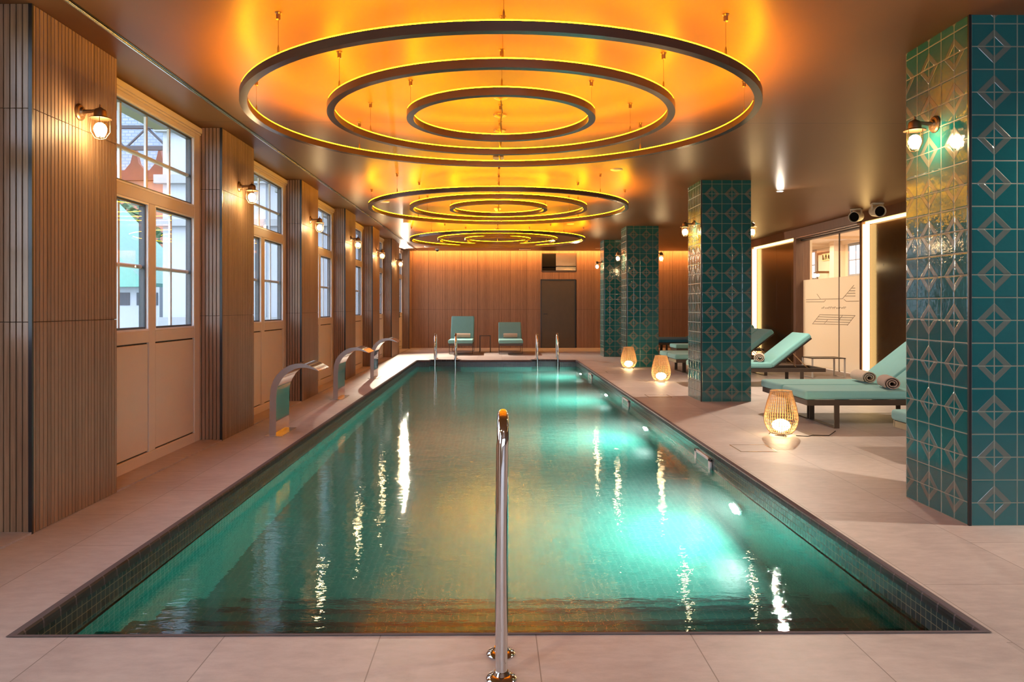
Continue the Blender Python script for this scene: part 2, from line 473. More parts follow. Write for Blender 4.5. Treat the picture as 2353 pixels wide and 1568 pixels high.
M['paving'] = plain('pale_paving', (0.42, 0.42, 0.41), 0.9, var=0.05)

def ext_stone():
    m = NT('pale_stone_courses'); v = m.obj()
    b = m.n('ShaderNodeTexBrick'); mp = m.n('ShaderNodeMapping'); mp.inputs['Rotation'].default_value = (PI / 2, 0, 0)
    m.l(v, mp.inputs[0]); m.l(mp.outputs[0], b.inputs[0])
    b.inputs['Scale'].default_value = 1.1; b.inputs['Mortar Size'].default_value = 0.04
    b.inputs['Color1'].default_value = (0.20, 0.25, 0.31, 1); b.inputs['Color2'].default_value = (0.26, 0.29, 0.33, 1); b.inputs['Mortar'].default_value = (0.15, 0.20, 0.28, 1)
    m.pbr(b.outputs[0], 0.9)
    return m.m
M['ext_stone'] = ext_stone()

# ================================================================== SETTING
def struct(o, label=None, cat=None):
    return tag(o, label, cat, None, 'structure')

YF = -3.6
# floor: deck slabs round the pool, with the two ladder notches in the far edge
NOT = [(-1.55, -0.82), (0.83, 1.50)]
NY = 17.77
f = MB()
f.box(-3.0, PX0, YF, YB + 0.1, -0.25, 0)
f.box(PX1, WR + 0.2, YF, YB + 0.1, -0.25, 0)
f.box(PX0, PX1, YF, PY0, -0.25, 0)
f.box(PX0, PX1, NY, YB + 0.1, -0.25, 0)
xs = [PX0, NOT[0][0], NOT[0][1], NOT[1][0], NOT[1][1], PX1]
for i in (0, 2, 4):
    f.box(xs[i], xs[i + 1], PY1, NY, -0.25, 0)
struct(f.build('floor', M['floor']), 'pale stone-tiled deck round the swimming pool', 'floor')

# ceiling with slot diffuser groove and cove gap at the back wall
c = MB()
c.box(-3.0, -2.345, YF, 22.45, CEIL, CEIL + 0.12)
c.box(-2.30, WR + 0.3, YF, 22.45, CEIL, CEIL + 0.12)
c.box(-2.345, -2.30, YF, 22.45, CEIL + 0.06, CEIL + 0.12)
struct(c.build('ceiling', M['ceiling']), 'satin brown ceiling over the pool hall', 'ceiling')
c = MB().box(-3.0, WR + 0.3, 22.45, YB + 0.2, CEIL + 0.2, CEIL + 0.3).box(-3.0, WR + 0.3, 22.40, 22.45, CEIL + 0.12, CEIL + 0.3)
struct(c.build('trim_1', M['ceiling']), 'light cove box above the back wall', 'trim')

# back wall, ribbed, with door and opening
DX0, DX1, DZ1 = 1.37, 2.42, 2.07
OX0, OX1, OZ0, OZ1 = 1.40, 2.44, 2.32, 2.87
w = MB().box(-3.0, WR + 0.3, YB + 0.02, YB + 0.2, 0, CEIL + 0.25)
bw = w.build('wall_back', M['groove'])
struct(bw, 'brown ribbed cladding on the wall at the far end of the pool', 'wall')
s = MB(); pitch = 0.0352; x = PL
gapz = [0.0, 1.165, 2.34, CEIL + 0.2]
i = 0
while x < WR:
    for k in range(3):
        z0, z1 = gapz[k] + 0.002, gapz[k + 1] - 0.002
        segs = [(z0, z1)]
        def cut(segs, a, b):
            out = []
            for p, q in segs:
                if q <= a or p >= b: out.append((p, q)); continue
                if p < a: out.append((p, a))
                if q > b: out.append((b, q))
            return out
        if x + pitch > DX0 and x < DX1: segs = cut(segs, 0, DZ1)
        if x + pitch > OX0 and x < OX1: segs = cut(segs, OZ0, OZ1)
        for p, q in segs:
            if q - p > 0.01: s.box(x, x + pitch * (0.86 if i % 14 else 0.7), YB, YB + 0.021, p, q)
    x += pitch; i += 1
s.build('wall_slats', M['backslat'], bw)

# left wall behind / between the pillars
wl = MB().box(-2.9, -2.80, YF, PILLARS[0][0], 0, CEIL)
wl.box(-2.9, -2.80, 22.82, 23.0, 0, CEIL)
struct(wl.build('wall_left', M['slat']), 'solid wall end on the window side of the hall', 'wall')
FX0, FX1, FZ0, FZ1 = -1.6, 4.6, 0.25, 2.65
struct(MB().box(-3.1, FX0, YF - 0.15, YF, 0, CEIL).box(FX1, WR + 0.3, YF - 0.15, YF, 0, CEIL).box(FX0, FX1, YF - 0.15, YF, 0, FZ0).box(FX0, FX1, YF - 0.15, YF, FZ1, CEIL).build('wall_front', plain('warm_grey_plaster', (0.45, 0.38, 0.32), 0.8)), 'plain plaster wall behind the camera', 'wall')

w12 = bpy.data.objects.new('window_12', None); COL.objects.link(w12); w12.location = (FX0, YF - 0.08, FZ0)  # unseen window, added to bring daylight onto the near deck and column
struct(w12, 'wide unseen window added behind the camera to let in daylight', 'window')
v = MB()
for k in range(6):
    xk = (FX1 - FX0 - 0.06) * k / 5
    v.box(xk, xk + 0.06, -0.03, 0.03, 0, FZ1 - FZ0)
v.box(0, FX1 - FX0, -0.03, 0.03, 0, 0.06).box(0, FX1 - FX0, -0.03, 0.03, FZ1 - FZ0 - 0.06, FZ1 - FZ0)
v.build('window_frame', plain('white_window_frame', (0.7, 0.66, 0.62), 0.5), w12)
MB().box(0, FX1 - FX0, -0.004, 0.004, 0.03, FZ1 - FZ0 - 0.03).build('glass_pane', M['pane'], w12)

# ---- wood-clad pillars between the windows
ORD = ['', '', 'first', 'second', 'third', 'fourth', 'fifth', 'sixth', 'last']
for pi, (y0, y1) in enumerate(PILLARS):
    if pi == 0: lab = 'ribbed wooden pillar standing behind the camera on the window side'
    elif pi == 1: lab = 'ribbed wooden pillar on the window side just outside the picture'
    elif pi == 8: lab = 'pale-lit slim ribbed pillar in the corner beside the back wall'
    else: lab = ORD[pi] + ' ribbed brown wooden pillar along the windows, counted from the near end of the pool'
    t = thing('wooden_pillar', lab, 'pillar', (PL, y0, 0), 0, 'ribbed wooden pillars between the windows', 'thing')
    L = y1 - y0
    MB().box(-0.262, -0.012, 0.012, L - 0.012, 0, CEIL).build('pillar_core', M['groove'], t)
    a = MB(); n = round(L / 0.0352); p = L / n
    for j in range(n):
        for k in range(3):
            z1 = min(gapz[k + 1], CEIL) - 0.0015
            a.box(-0.013, 0, j * p + 0.003, (j + 1) * p - 0.0035, gapz[k] + 0.0015, z1)
    a.build('pool_side_slats', M['slat'], t, bevel=0.0012, seg=1)
    a = MB()
    for j in range(6):
        for k in range(3):
            z1 = min(gapz[k + 1], CEIL) - 0.0015
            xa = -0.018 - (j + 1) * 0.0345
            a.box(xa + 0.0035, xa + 0.0345 - 0.003, 0, 0.013, gapz[k] + 0.0015, z1)
    a.build('return_slats', M['returnslat'], t, bevel=0.0012, seg=1)
    a = MB()
    for j in range(6):
        for k in range(3):
            z1 = min(gapz[k + 1], CEIL) - 0.0015
            xa = -0.018 - (j + 1) * 0.0345
            a.box(xa + 0.0035, xa + 0.0345 - 0.003, L - 0.013, L, gapz[k] + 0.0015, z1)
    a.build('return_slats', M['returnslat'], t, bevel=0.0012, seg=1)
    MB().box(-0.018, 0.002, -0.003, 0.012, 0, CEIL).build('corner_trim', M['blacktrim'], t)

# ---- windows
def window(idx, y0, y1, door=False):
    nm = ('door_2' if door else 'window_%d' % idx)
    t = bpy.data.objects.new(nm, None); COL.objects.link(t); t.location = (WL, y0, 0)
    struct(t, ('glazed white door unit at the far end of the window side' if door else
               'tall cream window unit with glass above two panels, %s from the near end' % (['unseen one behind the camera,', 'one just outside the picture,', 'first', 'second', 'third', 'fourth', 'fifth', 'sixth', 'seventh'][idx])), 'door' if door else 'window')
    L = y1 - y0; mid = L / 2
    FT = 2.80; T1, T0 = 2.165, 2.07; G0 = 1.06; mw = 0.055
    fr = MB()
    fr.box(-0.05, 0, 0, 0.125, 0, 2.915).box(-0.05, 0, L - 0.125, L, 0, 2.915)     # stiles
    fr.box(-0.05, 0, 0.125, L - 0.125, FT, 2.915)
    fr.box(-0.05, 0, 0.125, L - 0.125, T0, T1)
    fr.box(-0.05, 0, mid - mw, mid + mw, 0.095, T0)
    fr.box(-0.05, 0, 0.125, L - 0.125, 0.0, 0.095)
    fr.box(-0.05, 0, 0.125, mid - mw, 0.965, G0).box(-0.05, 0, mid + mw, L - 0.125, 0.965, G0)
    fr.build('window_frame', M['white'], t, bevel=0.004, seg=1)
    MB().box(0, 0.022, 0.0, L, FT + 0.055, CEIL - 0.012).box(0, 0.012, 0.0, L, FT + 0.035, FT + 0.055).build('head_moulding', M['white'], t, bevel=0.004)
    for a, b in ((0.125, mid - mw), (mid + mw, L - 0.125)):
        MB().box(-0.045, -0.022, a, b, 0.095, 0.965).box(-0.03, -0.006, a + 0.012, b - 0.012, 0.107, 0.953).build('lower_panel', M['white'], t, bevel=0.003, seg=1)
        MB().box(-0.028, -0.02, a + 0.001, b - 0.001, 0.096, 0.964).build('panel_groove', M['groove'], t)
    # glazed lights: bead, dark reveal, pane, bars
    for a, b, z0, z1, up in ((0.125, L - 0.125, T1, FT, True), (0.125, mid - mw, G0, T0, False), (mid + mw, L - 0.125, G0, T0, False)):
        bd = MB(); w_ = 0.014
        for (p, q, r, s_) in ((a, a + w_, z0, z1), (b - w_, b, z0, z1), (a + w_, b - w_, z0, z0 + w_), (a + w_, b - w_, z1 - w_, z1)):
            bd.box(-0.022, -0.002, p, q, r, s_)
        bd.build('glazing_bead', M['bead'], t)
        dk = MB(); w2 = 0.03
        for (p, q, r, s_) in ((a, a + w2, z0, z1), (b - w2, b, z0, z1), (a + w2, b - w2, z0, z0 + w2), (a + w2, b - w2, z1 - w2, z1)):
            dk.box(-0.068, -0.022, p, q, r, s_)
        dk.build('outer_frame', M['darkframe'], t)
        MB().box(-0.034, -0.028, a + w_, b - w_, z0 + w_, z1 - w_).build('glass_pane', M['pane'], t)
        zc = z0 + (z1 - z0) * (0.44 if up else 0.5)
        br = MB().tube([(-0.056, a + 0.035, zc), (-0.056, b - 0.035, zc)], 0.017, 10)
        vs = [a + (b - a) * q for q in ((0.25, 0.5, 0.75) if up else (0.5,))]
        for vv in vs: br.box(-0.062, -0.044, vv - 0.015, vv + 0.015, z0 + 0.03, z1 - 0.03)
        br.build('glazing_bar', M['bead'], t, smooth=True)
    # outer shell: sill and the reveal of the wall outside
    MB().box(-0.42, -0.075, 0, L, -0.02, 0.0).box(-0.42, -0.05, 0, L, CEIL - 0.02, CEIL + 0.12).build('window_sill', M['ext_grey'], t)
    if door:
        MB().cbox((0.03, mid + 0.13, 1.02), (0.05, 0.03, 0.16)).tube([(0.05, mid + 0.13, 1.05), (0.05, mid + 0.0, 1.05)], 0.011, 8).build('door_handle', M['blacktrim'], t)
    return t
for i in range(8):
    window(i, PILLARS[i][1], PILLARS[i + 1][0], door=(i == 7))
    struct(MB().box(WL, PL + 0.0, PILLARS[i][1], PILLARS[i + 1][0], 0.0, 0.012).build('baseboard_left', M['floor']), 'stone strip at the foot of a window', 'trim')

# slot diffuser in the ceiling
sd = thing('slot_diffuser', 'long thin metal-edged air slot in the ceiling beside the windows', 'air vent', (-2.3225, YF, CEIL))
L = 22.4 - YF
MB().box(-0.022, -0.014, 0, L, -0.004, 0.05).build('slot_edge', M['brushed'], sd)
MB().box(0.014, 0.022, 0, L, -0.004, 0.05).build('slot_edge', M['blacktrim'], sd)
MB().box(-0.014, 0.014, 0, L, 0.045, 0.055).build('slot_back', M['black'], sd)
mbr = MB().box(-0.012, -0.004, 0, L, 0.004, 0.03)
mbr.build('slot_blade', M['brushed'], sd)

# ================================================================== POOL
pool = thing('swimming_pool', 'long rectangular pool lined with green-teal mosaic', 'swimming pool', (0, 0, 0), 0, None, 'thing')
outl = [(PX0, PY0), (PX1, PY0), (PX1, PY1), (NOT[1][1], PY1), (NOT[1][1], NY), (NOT[1][0], NY), (NOT[1][0], PY1), (NOT[0][1], PY1), (NOT[0][1], NY), (NOT[0][0], NY), (NOT[0][0], PY1), (PX0, PY1)]
b = MB(); n = len(outl)
WLZ = -0.205
for i in range(n):
    p, q = outl[i], outl[(i + 1) % n]
    b.quad((*p, WLZ), (*q, WLZ), (*q, POOLZ), (*p, POOLZ))
b.quad((PX0, PY0, POOLZ), (PX1, PY0, POOLZ), (PX1, NY, POOLZ), (PX0, NY, POOLZ))
b.build('basin', M['mosaic'], pool)
b = MB()
def inset(o, d):
    # offset outline inward (all corners are right angles)
    res = []
    m_ = len(o)
    for i in range(m_):
        p0, p1, p2 = Vector(o[i - 1]), Vector(o[i]), Vector(o[(i + 1) % m_])
        d1 = (p1 - p0).normalized(); d2 = (p2 - p1).normalized()
        n1 = Vector((-d1.y, d1.x)); n2 = Vector((-d2.y, d2.x))
        res.append(tuple(p1 + (n1 + n2) * d))
    return res
o1 = inset(outl, 0.004)
for i in range(n):
    p, q = o1[i], o1[(i + 1) % n]
    b.quad((*p, -0.03), (*q, -0.03), (*q, WLZ), (*p, WLZ))
b.build('waterline_band', M['waterline'], pool)
# coping: rounded dark tile running round the rim
b = MB()
rings = [(-0.010, 0.0035), (0.008, 0.0035), (0.016, 0.0), (0.022, -0.009), (0.024, -0.022), (0.024, -0.042), (0.004, -0.045)]
ro = [inset(outl, d) for d, z in rings]
for k in range(len(rings) - 1):
    for i in range(n):
        j = (i + 1) % n
        b.quad((*ro[k][i], rings[k][1]), (*ro[k + 1][i], rings[k + 1][1]), (*ro[k + 1][j], rings[k + 1][1]), (*ro[k][j], rings[k][1]))
b.build('coping', M['coping'], pool)
for k, (yy, d) in enumerate([(3.49, .25), (3.83, .5), (4.22, .75), (4.57, 1.0)]):
    z = WATER - d
    st = MB().box(PX0, PX1, PY0, yy, POOLZ if k == 3 else z - 0.26, z).build('step', M['mosaic'], pool)
    MB().box(PX0 + 0.3, PX1 - 0.25, yy - 0.045, yy + 0.003, z - 0.035, z + 0.003).build('step_nosing', M['nosing'], st)
# water body
wt = MB().box(PX0 - 0.02, PX1 + 0.02, PY0 - 0.02, NY + 0.02, POOLZ - 0.03, WATER).build('pool_water', M['water'])
tag(wt, 'still teal water filling the pool', 'water', None, 'stuff')

# underwater lamps
UL = ['first one past the steps', 'second one past the steps', 'third one past the steps', 'last one, near the ladders']
for i, y in enumerate(UW):
    t = thing('underwater_lamp', 'round white lamp glowing under the water, ' + UL[i], 'pool lamp', (PX1, y, -0.76), 0, 'underwater lamps along the pool wall')
    MB().lathe([(0.0, -0.002), (0.125, -0.002), (0.125, 0.02), (0.105, 0.032), (0.10, 0.02)], 28, caps=False).xf(Matrix.Rotation(-PI / 2, 4, 'Y')).build('lamp_ring', M['chrome'], t, smooth=True)
    MB().lathe([(0.0, 0.026), (0.06, 0.024), (0.10, 0.016)], 28, caps=False).xf(Matrix.Rotation(-PI / 2, 4, 'Y')).build('lamp_lens', M['uwlens'], t, smooth=True)

# skimmers and their lids
SKL = ['nearest the steps', 'middle one of three', 'closest to the ladders']
for i, y in enumerate([6.8, 10.85, 14.93]):
    t = thing('pool_skimmer', 'white rectangular skimmer mouth at the waterline, ' + SKL[i], 'skimmer', (PX1 - 0.006, y, -0.165), 0, 'skimmers in the pool wall')
    wd, hd = 0.26, 0.085
    fr = MB().box(-0.018, 0, -wd, wd, hd - 0.024, hd).box(-0.018, 0, -wd, wd, -hd, -hd + 0.022).box(-0.018, 0, -wd, -wd + 0.06, -hd, hd).box(-0.018, 0, wd - 0.06, wd, -hd, hd)
    fr.build('skimmer_frame', M['skim'], t, bevel=0.002, seg=1)
    MB().box(-0.012, 0.0, -wd + 0.06, wd - 0.06, -hd + 0.01, hd - 0.02).build('skimmer_flap', M['skimin'], t)
for i, y in enumerate([6.62, 10.5, 14.3]):
    t = thing('skimmer_lid', 'flush lid with pale metal edging in the deck, ' + ['near the largest lantern', 'pool side of the second tiled column', 'pool side of the third tiled column'][i], 'floor hatch', (2.27, y, 0), 0, 'flush lids in the deck')
    e = MB()
    for (p, q, r, s_) in ((-0.16, 0.16, -0.16, -0.154), (-0.16, 0.16, 0.154, 0.16), (-0.16, -0.154, -0.154, 0.154), (0.154, 0.16, -0.154, 0.154)): e.box(p, q, r, s_, 0.0002, 0.003)
    e.build('lid_edge', M['gold'], t)
    MB().box(-0.154, 0.154, -0.154, 0.154, 0.0002, 0.0015).build('lid_plate', M['floor'], t)

# ladders at the far end
def arc(c, r, a0, a1, n, plane='yz', x=0):
    return [(x, c[0] + r * math.cos(a0 + (a1 - a0) * i / n), c[1] + r * math.sin(a0 + (a1 - a0) * i / n)) for i in range(n + 1)]
for li, (xa, xb) in enumerate([(-1.425, -0.947), (0.978, 1.46)]):
    t = thing('pool_ladder', 'pair of polished steel handrails over the far pool edge, ' + ['in front of the blue lounger', 'in front of the dark door'][li], 'pool ladder', ((xa + xb) / 2, 18.05, 0), 0, 'pool ladders at the far end')
    for xx in (xa, xb):
        lx = xx - (xa + xb) / 2
        pts = [(lx, 0, 0), (lx, 0, 0.25)] + arc((-0.2, 0.25), 0.2, 0, PI, 14, x=lx)
        pts = [(p[0], p[1], p[2] * 1.0 if p[2] < 0.25 else 0.25 + (p[2] - 0.25) * 1.76) for p in pts]
        pts += [(lx, -0.40, -0.1), (lx, -0.40, -0.9)]
        MB().tube(pts, 0.024, 12).build('handrail', M['chrome'], t, smooth=True)
        MB().lathe([(0.0, 0.0), (0.055, 0.0), (0.055, 0.006), (0.03, 0.018), (0.0, 0.018)], 20, (lx, 0, 0)).build('base_flange', M['chrome'], t, smooth=True)
    for k in range(3):
        MB().box(-(xb - xa) / 2, (xb - xa) / 2, -0.42, -0.33, -0.32 - 0.24 * k, -0.295 - 0.24 * k).build('tread', M['brushed'], t)

# near handrail
t = thing('handrail', 'tall polished steel grab rail standing on the near deck in front of the pool', 'handrail', (0.019, 2.53, 0))
rr = 0.0205
pts = [(0, 0, 0), (0, 0, 0.4), (0.003, 0, 0.783)] + [(0.006, 0.09 - 0.09 * math.cos(PI * i / 16), 0.783 + 0.09 * math.sin(PI * i / 16)) for i in range(1, 17)] + [(0.006, 0.18, 0.4), (0.004, 0.18, 0)]
MB().tube(pts, rr, 20).build('rail_tube', M['chrome'], t, smooth=True)
for yy in (0, 0.18):
    MB().lathe([(0.0, 0.0), (0.051, 0.0), (0.052, 0.003), (0.046, 0.010), (0.03, 0.016), (0.024, 0.026), (0.0, 0.026)], 32, (0, yy, 0)).build('base_flange', M['chrome'], t, smooth=True)

# cascade spouts
outer = [(250, 1390), (254, 1000), (258, 800), (270, 700), (300, 600), (350, 520), (430, 440), (520, 385), (600, 360), (690, 350), (760, 362), (830, 388), (900, 425), (945, 455)]
inner = [(950, 462), (850, 430), (760, 412), (680, 413), (600, 435), (520, 480), (450, 540), (400, 620), (365, 700), (350, 800), (347, 1000), (345, 1390)]
K = 0.000678
prof = [((cx - 298) * K, max(0.0, 0.942 - cy * K)) for cx, cy in outer + inner]
spout0 = None
for i, y in enumerate([7.26, 10.1, 13.07]):
    lab = 'curved steel waterfall spout by the pool, ' + ['in front of the second window unit', 'middle one of three', 'the one deepest in the hall'][i]
    if spout0 is None:
        spout0 = thing('waterfall_spout', lab, 'water spout', (-2.144, y, 0), 0, 'waterfall spouts beside the pool')
        k = len(prof); v = MB(); v2 = MB()
        so = [((cx - 298) * K, max(0.0, 0.942 - cy * K)) for cx, cy in outer]; si = [((cx - 298) * K, max(0.0, 0.942 - cy * K)) for cx, cy in inner[::-1]]
        # resample both edges to equal counts
        def resamp(p, n_):
            d = [0]
            for a, b_ in zip(p[:-1], p[1:]): d.append(d[-1] + math.dist(a, b_))
            out = []
            for q in range(n_):
                s_ = d[-1] * q / (n_ - 1); j = 0
                while j < len(d) - 2 and d[j + 1] < s_: j += 1
                u = (s_ - d[j]) / (d[j + 1] - d[j]); out.append((p[j][0] + (p[j + 1][0] - p[j][0]) * u, p[j][1] + (p[j + 1][1] - p[j][1]) * u))
            return out
        N = 36; A, B = resamp(so, N), resamp(si, N)
        for q in range(N - 1):
            a0, a1, b0, b1 = A[q], A[q + 1], B[q], B[q + 1]
            for y0_, y1_, fl in ((0, 0.46, 0),):
                v.quad((a0[0], 0, a0[1]), (b0[0], 0, b0[1]), (b1[0], 0, b1[1]), (a1[0], 0, a1[1]))
                v2.quad((a0[0], .46, a0[1]), (a1[0], .46, a1[1]), (b1[0], .46, b1[1]), (b0[0], .46, b0[1]))
        v.build('spout_side', M['brushed'], spout0); v2.build('spout_side', M['brushed'], spout0)
        v = MB()
        for edge, flip in ((A, False), (B, True)):
            n0 = len(v.v)
            for p in edge: v.v += [(p[0], 0, p[1]), (p[0], 0.46, p[1])]
            for q in range(N - 1):
                f_ = (n0 + 2 * q, n0 + 2 * q + 1, n0 + 2 * q + 3, n0 + 2 * q + 2)
                v.f.append(f_[::-1] if flip else f_)
        n0 = len(v.v); v.quad((A[-1][0], 0, A[-1][1]), (B[-1][0], 0, B[-1][1]), (B[-1][0], .46, B[-1][1]), (A[-1][0], .46, A[-1][1]))
        v.build('spout_blade', M['chrome'], spout0, smooth=True, angle=0.9)
        MB().box(-0.075, 0.09, -0.02, 0.52, 0, 0.006).build('base_plate', M['brushed'], spout0)
    else:
        dup(spout0, (-2.144, y, 0), 0, lab)

# ================================================================== TILED COLUMNS
PV, PH = 0.1302, 0.132
COLN = ['large teal-tiled square column at the edge of the near deck', 'teal-tiled square column with a lamp on each flank, second along the pool', 'teal-tiled square column, third along the pool, behind the lantern', 'teal-tiled square column furthest along the pool, half hidden']
for ci, y0 in enumerate(COLS):
    t = thing('tiled_column', COLN[ci], 'column', (COLX, y0, 0), 0, 'teal tiled columns beside the pool', 'thing')
    W = COLW; H = CEIL / PV
    def face(name, p0, p1):
        d = (Vector(p1) - Vector(p0)); L = d.length / PH
        MB().quad((*p0, 0), (*p1, 0), (*p1, CEIL), (*p0, CEIL), uv=[(0, 0), (L, 0), (L, H), (0, H)]).build(name, M['tile'], t)
    e = 0.012
    face('tile_face', (e, 0), (W, 0))               # towards the camera
    # pool side: uv runs from the near edge
    MB().quad((0, W, 0), (0, e, 0), (0, e, CEIL), (0, W, CEIL), uv=[(5, 0), (0, 0), (0, H), (5, H)]).build('tile_face', M['tile'], t)
    face('tile_face', (W, 0), (W, W))
    face('tile_face', (W, W), (0, W))
    MB().box(-0.003, e, -0.003, e, 0, CEIL).build('corner_trim', M['blacktrim'], t)

# ================================================================== RING PENDANTS
def ring(cx, cy, R, nw, lab, far_off, phase=0):
    t = thing('ring_pendant', lab, 'pendant lamp', (cx, cy, CEIL), 0, 'glowing amber ring pendants on the ceiling')
    rin = R - 0.05
    MB().lathe([(rin, -0.30), (R, -0.30), (R, -0.25), (rin, -0.25)], 144, close=True).build('ring_profile', M['ringmetal'], t, smooth=True, angle=0.6)
    MB().lathe([(rin + 0.003, -0.2498), (R - 0.003, -0.2498), (R - 0.003, -0.243), (rin + 0.003, -0.243)], 144, close=True).build('led_strip', M['led_amber'], t, smooth=True, angle=0.6)
    rm = R - 0.025
    for k in range(nw):
        a = -PI / 2 + 2 * PI * k / nw + phase
        x, y = rm * math.cos(a), rm * math.sin(a)
        MB().tube([(x, y, -0.24), (x, y, 0)], 0.0013, 5).lathe([(0.0, -0.245), (0.008, -0.245), (0.006, -0.20), (0.002, -0.185)], 8, (x, y, 0)).lathe([(0.0, -0.045), (0.013, -0.04), (0.013, -0.012), (0.02, -0.003), (0.02, 0)], 10, (x, y, 0)).build('suspension_wire', M['bronze'], t, smooth=True)
    yr = rm - far_off
    MB().lathe([(0.0, -0.03), (0.02, -0.028), (0.055, -0.012), (0.06, 0)], 20, (0, yr, 0)).build('ceiling_rose', M['bronze'], t, smooth=True)
    MB().tube([(0, yr, -0.02), (0.012, yr + far_off * 0.3, -0.10), (-0.006, yr + far_off * 0.75, -0.2), (0, rm, -0.245)], 0.005, 6).build('power_cable', M['frame'], t, smooth=True)
CL = ['cluster above the near deck', 'middle cluster', 'cluster by the back wall']
for ci, cy in enumerate([5.54, 10.68, 15.72]):
    for R, nw, nm in ((1.82, 8, 'wide outer'), (1.25, 6, 'middle-sized'), (0.69, 4, 'small inner')):
        ring(0.04, cy, R, nw, '%s amber-lit ring under the ceiling in the %s' % (nm, CL[ci]), 0.24)

# ================================================================== SCONCES
def make_sconce(label):
    t = thing('wall_sconce', label, 'wall lamp', group='ship style wall lamps')
    # arm sticks out along +x from the wall plane x = 0; origin = centre of the back plate
    rx = Matrix.Rotation(PI / 2, 4, 'Y')
    MB().lathe([(0.0, 0), (0.052, 0), (0.052, 0.008), (0.044, 0.016), (0.030, 0.018), (0.024, 0.03), (0.0, 0.03)], 24).xf(rx).build('back_plate', M['bronze'], t, smooth=True)
    MB().tube([(0.02, 0, 0), (0.05, 0, 0.004), (0.09, 0, 0.008), (0.128, 0, 0.010)], [0.018, 0.012, 0.010, 0.010], 10).build('lamp_arm', M['bronze'], t, smooth=True)
    MB().lathe([(0.0, 0.05), (0.006, 0.046), (0.007, 0.03), (0.018, 0.022), (0.030, 0.016), (0.036, 0.006), (0.037, -0.026), (0.062, -0.036), (0.064, -0.041), (0.034, -0.038), (0.0, -0.036)], 24, (0.128, 0, 0)).build('lamp_hood', M['bronze'], t, smooth=True)
    MB().lathe([(0.046, -0.040), (0.048, -0.09), (0.046, -0.125), (0.034, -0.148), (0.014, -0.158), (0.0, -0.159)], 20, (0.128, 0, 0), caps=False).build('lamp_glass', M['clear'], t, smooth=True)
    cg = MB()
    for a in (0.4, 0.4 + PI / 2, 0.4 + PI, 0.4 + 1.5 * PI):
        cg.tube([(0.128 + 0.053 * math.cos(a), 0.053 * math.sin(a), -0.038), (0.128 + 0.054 * math.cos(a), 0.054 * math.sin(a), -0.12), (0.128 + 0.03 * math.cos(a), 0.03 * math.sin(a), -0.160), (0.128, 0, -0.168)], 0.0022, 5)
    cg.build('wire_guard', M['bronze'], t, smooth=True)
    prof = [(0.037 * math.sin(PI * q / 8), -0.105 - 0.041 * math.cos(PI * q / 8)) for q in range(9)]
    MB().lathe(prof, 16, (0.128, 0, 0), caps=False).build('light_bulb', M['bulb'], t, smooth=True)
    return t
sc0 = make_sconce('lit brass wall lamp with glass shade on the first wooden pillar from the near end')
zs = 2.44
names = ['first', 'second', 'third', 'fourth', 'fifth', 'sixth']
sc0.location = (PL, 4.63, zs)
for k in range(1, 6):
    a, b_ = PILLARS[k + 2]
    dup(sc0, (PL, (a + b_) / 2, zs), 0, 'lit brass wall lamp with glass shade on the %s wooden pillar from the near end' % names[k])
dup(sc0, (PL, (PILLARS[1][0] + PILLARS[1][1]) / 2, zs), 0, 'lit brass wall lamp on the wooden pillar just outside the picture')
cn = ['the large near tiled column', 'the second tiled column', 'the third tiled column', 'the furthest tiled column']
for k, y0 in enumerate(COLS):
    yc = y0 + COLW / 2
    dup(sc0, (COLX, yc, 2.37), PI, 'lit brass wall lamp on the pool side of ' + cn[k])
    dup(sc0, (COLX + COLW, yc, 2.37), 0, 'lit brass wall lamp on the lounger side of ' + cn[k])

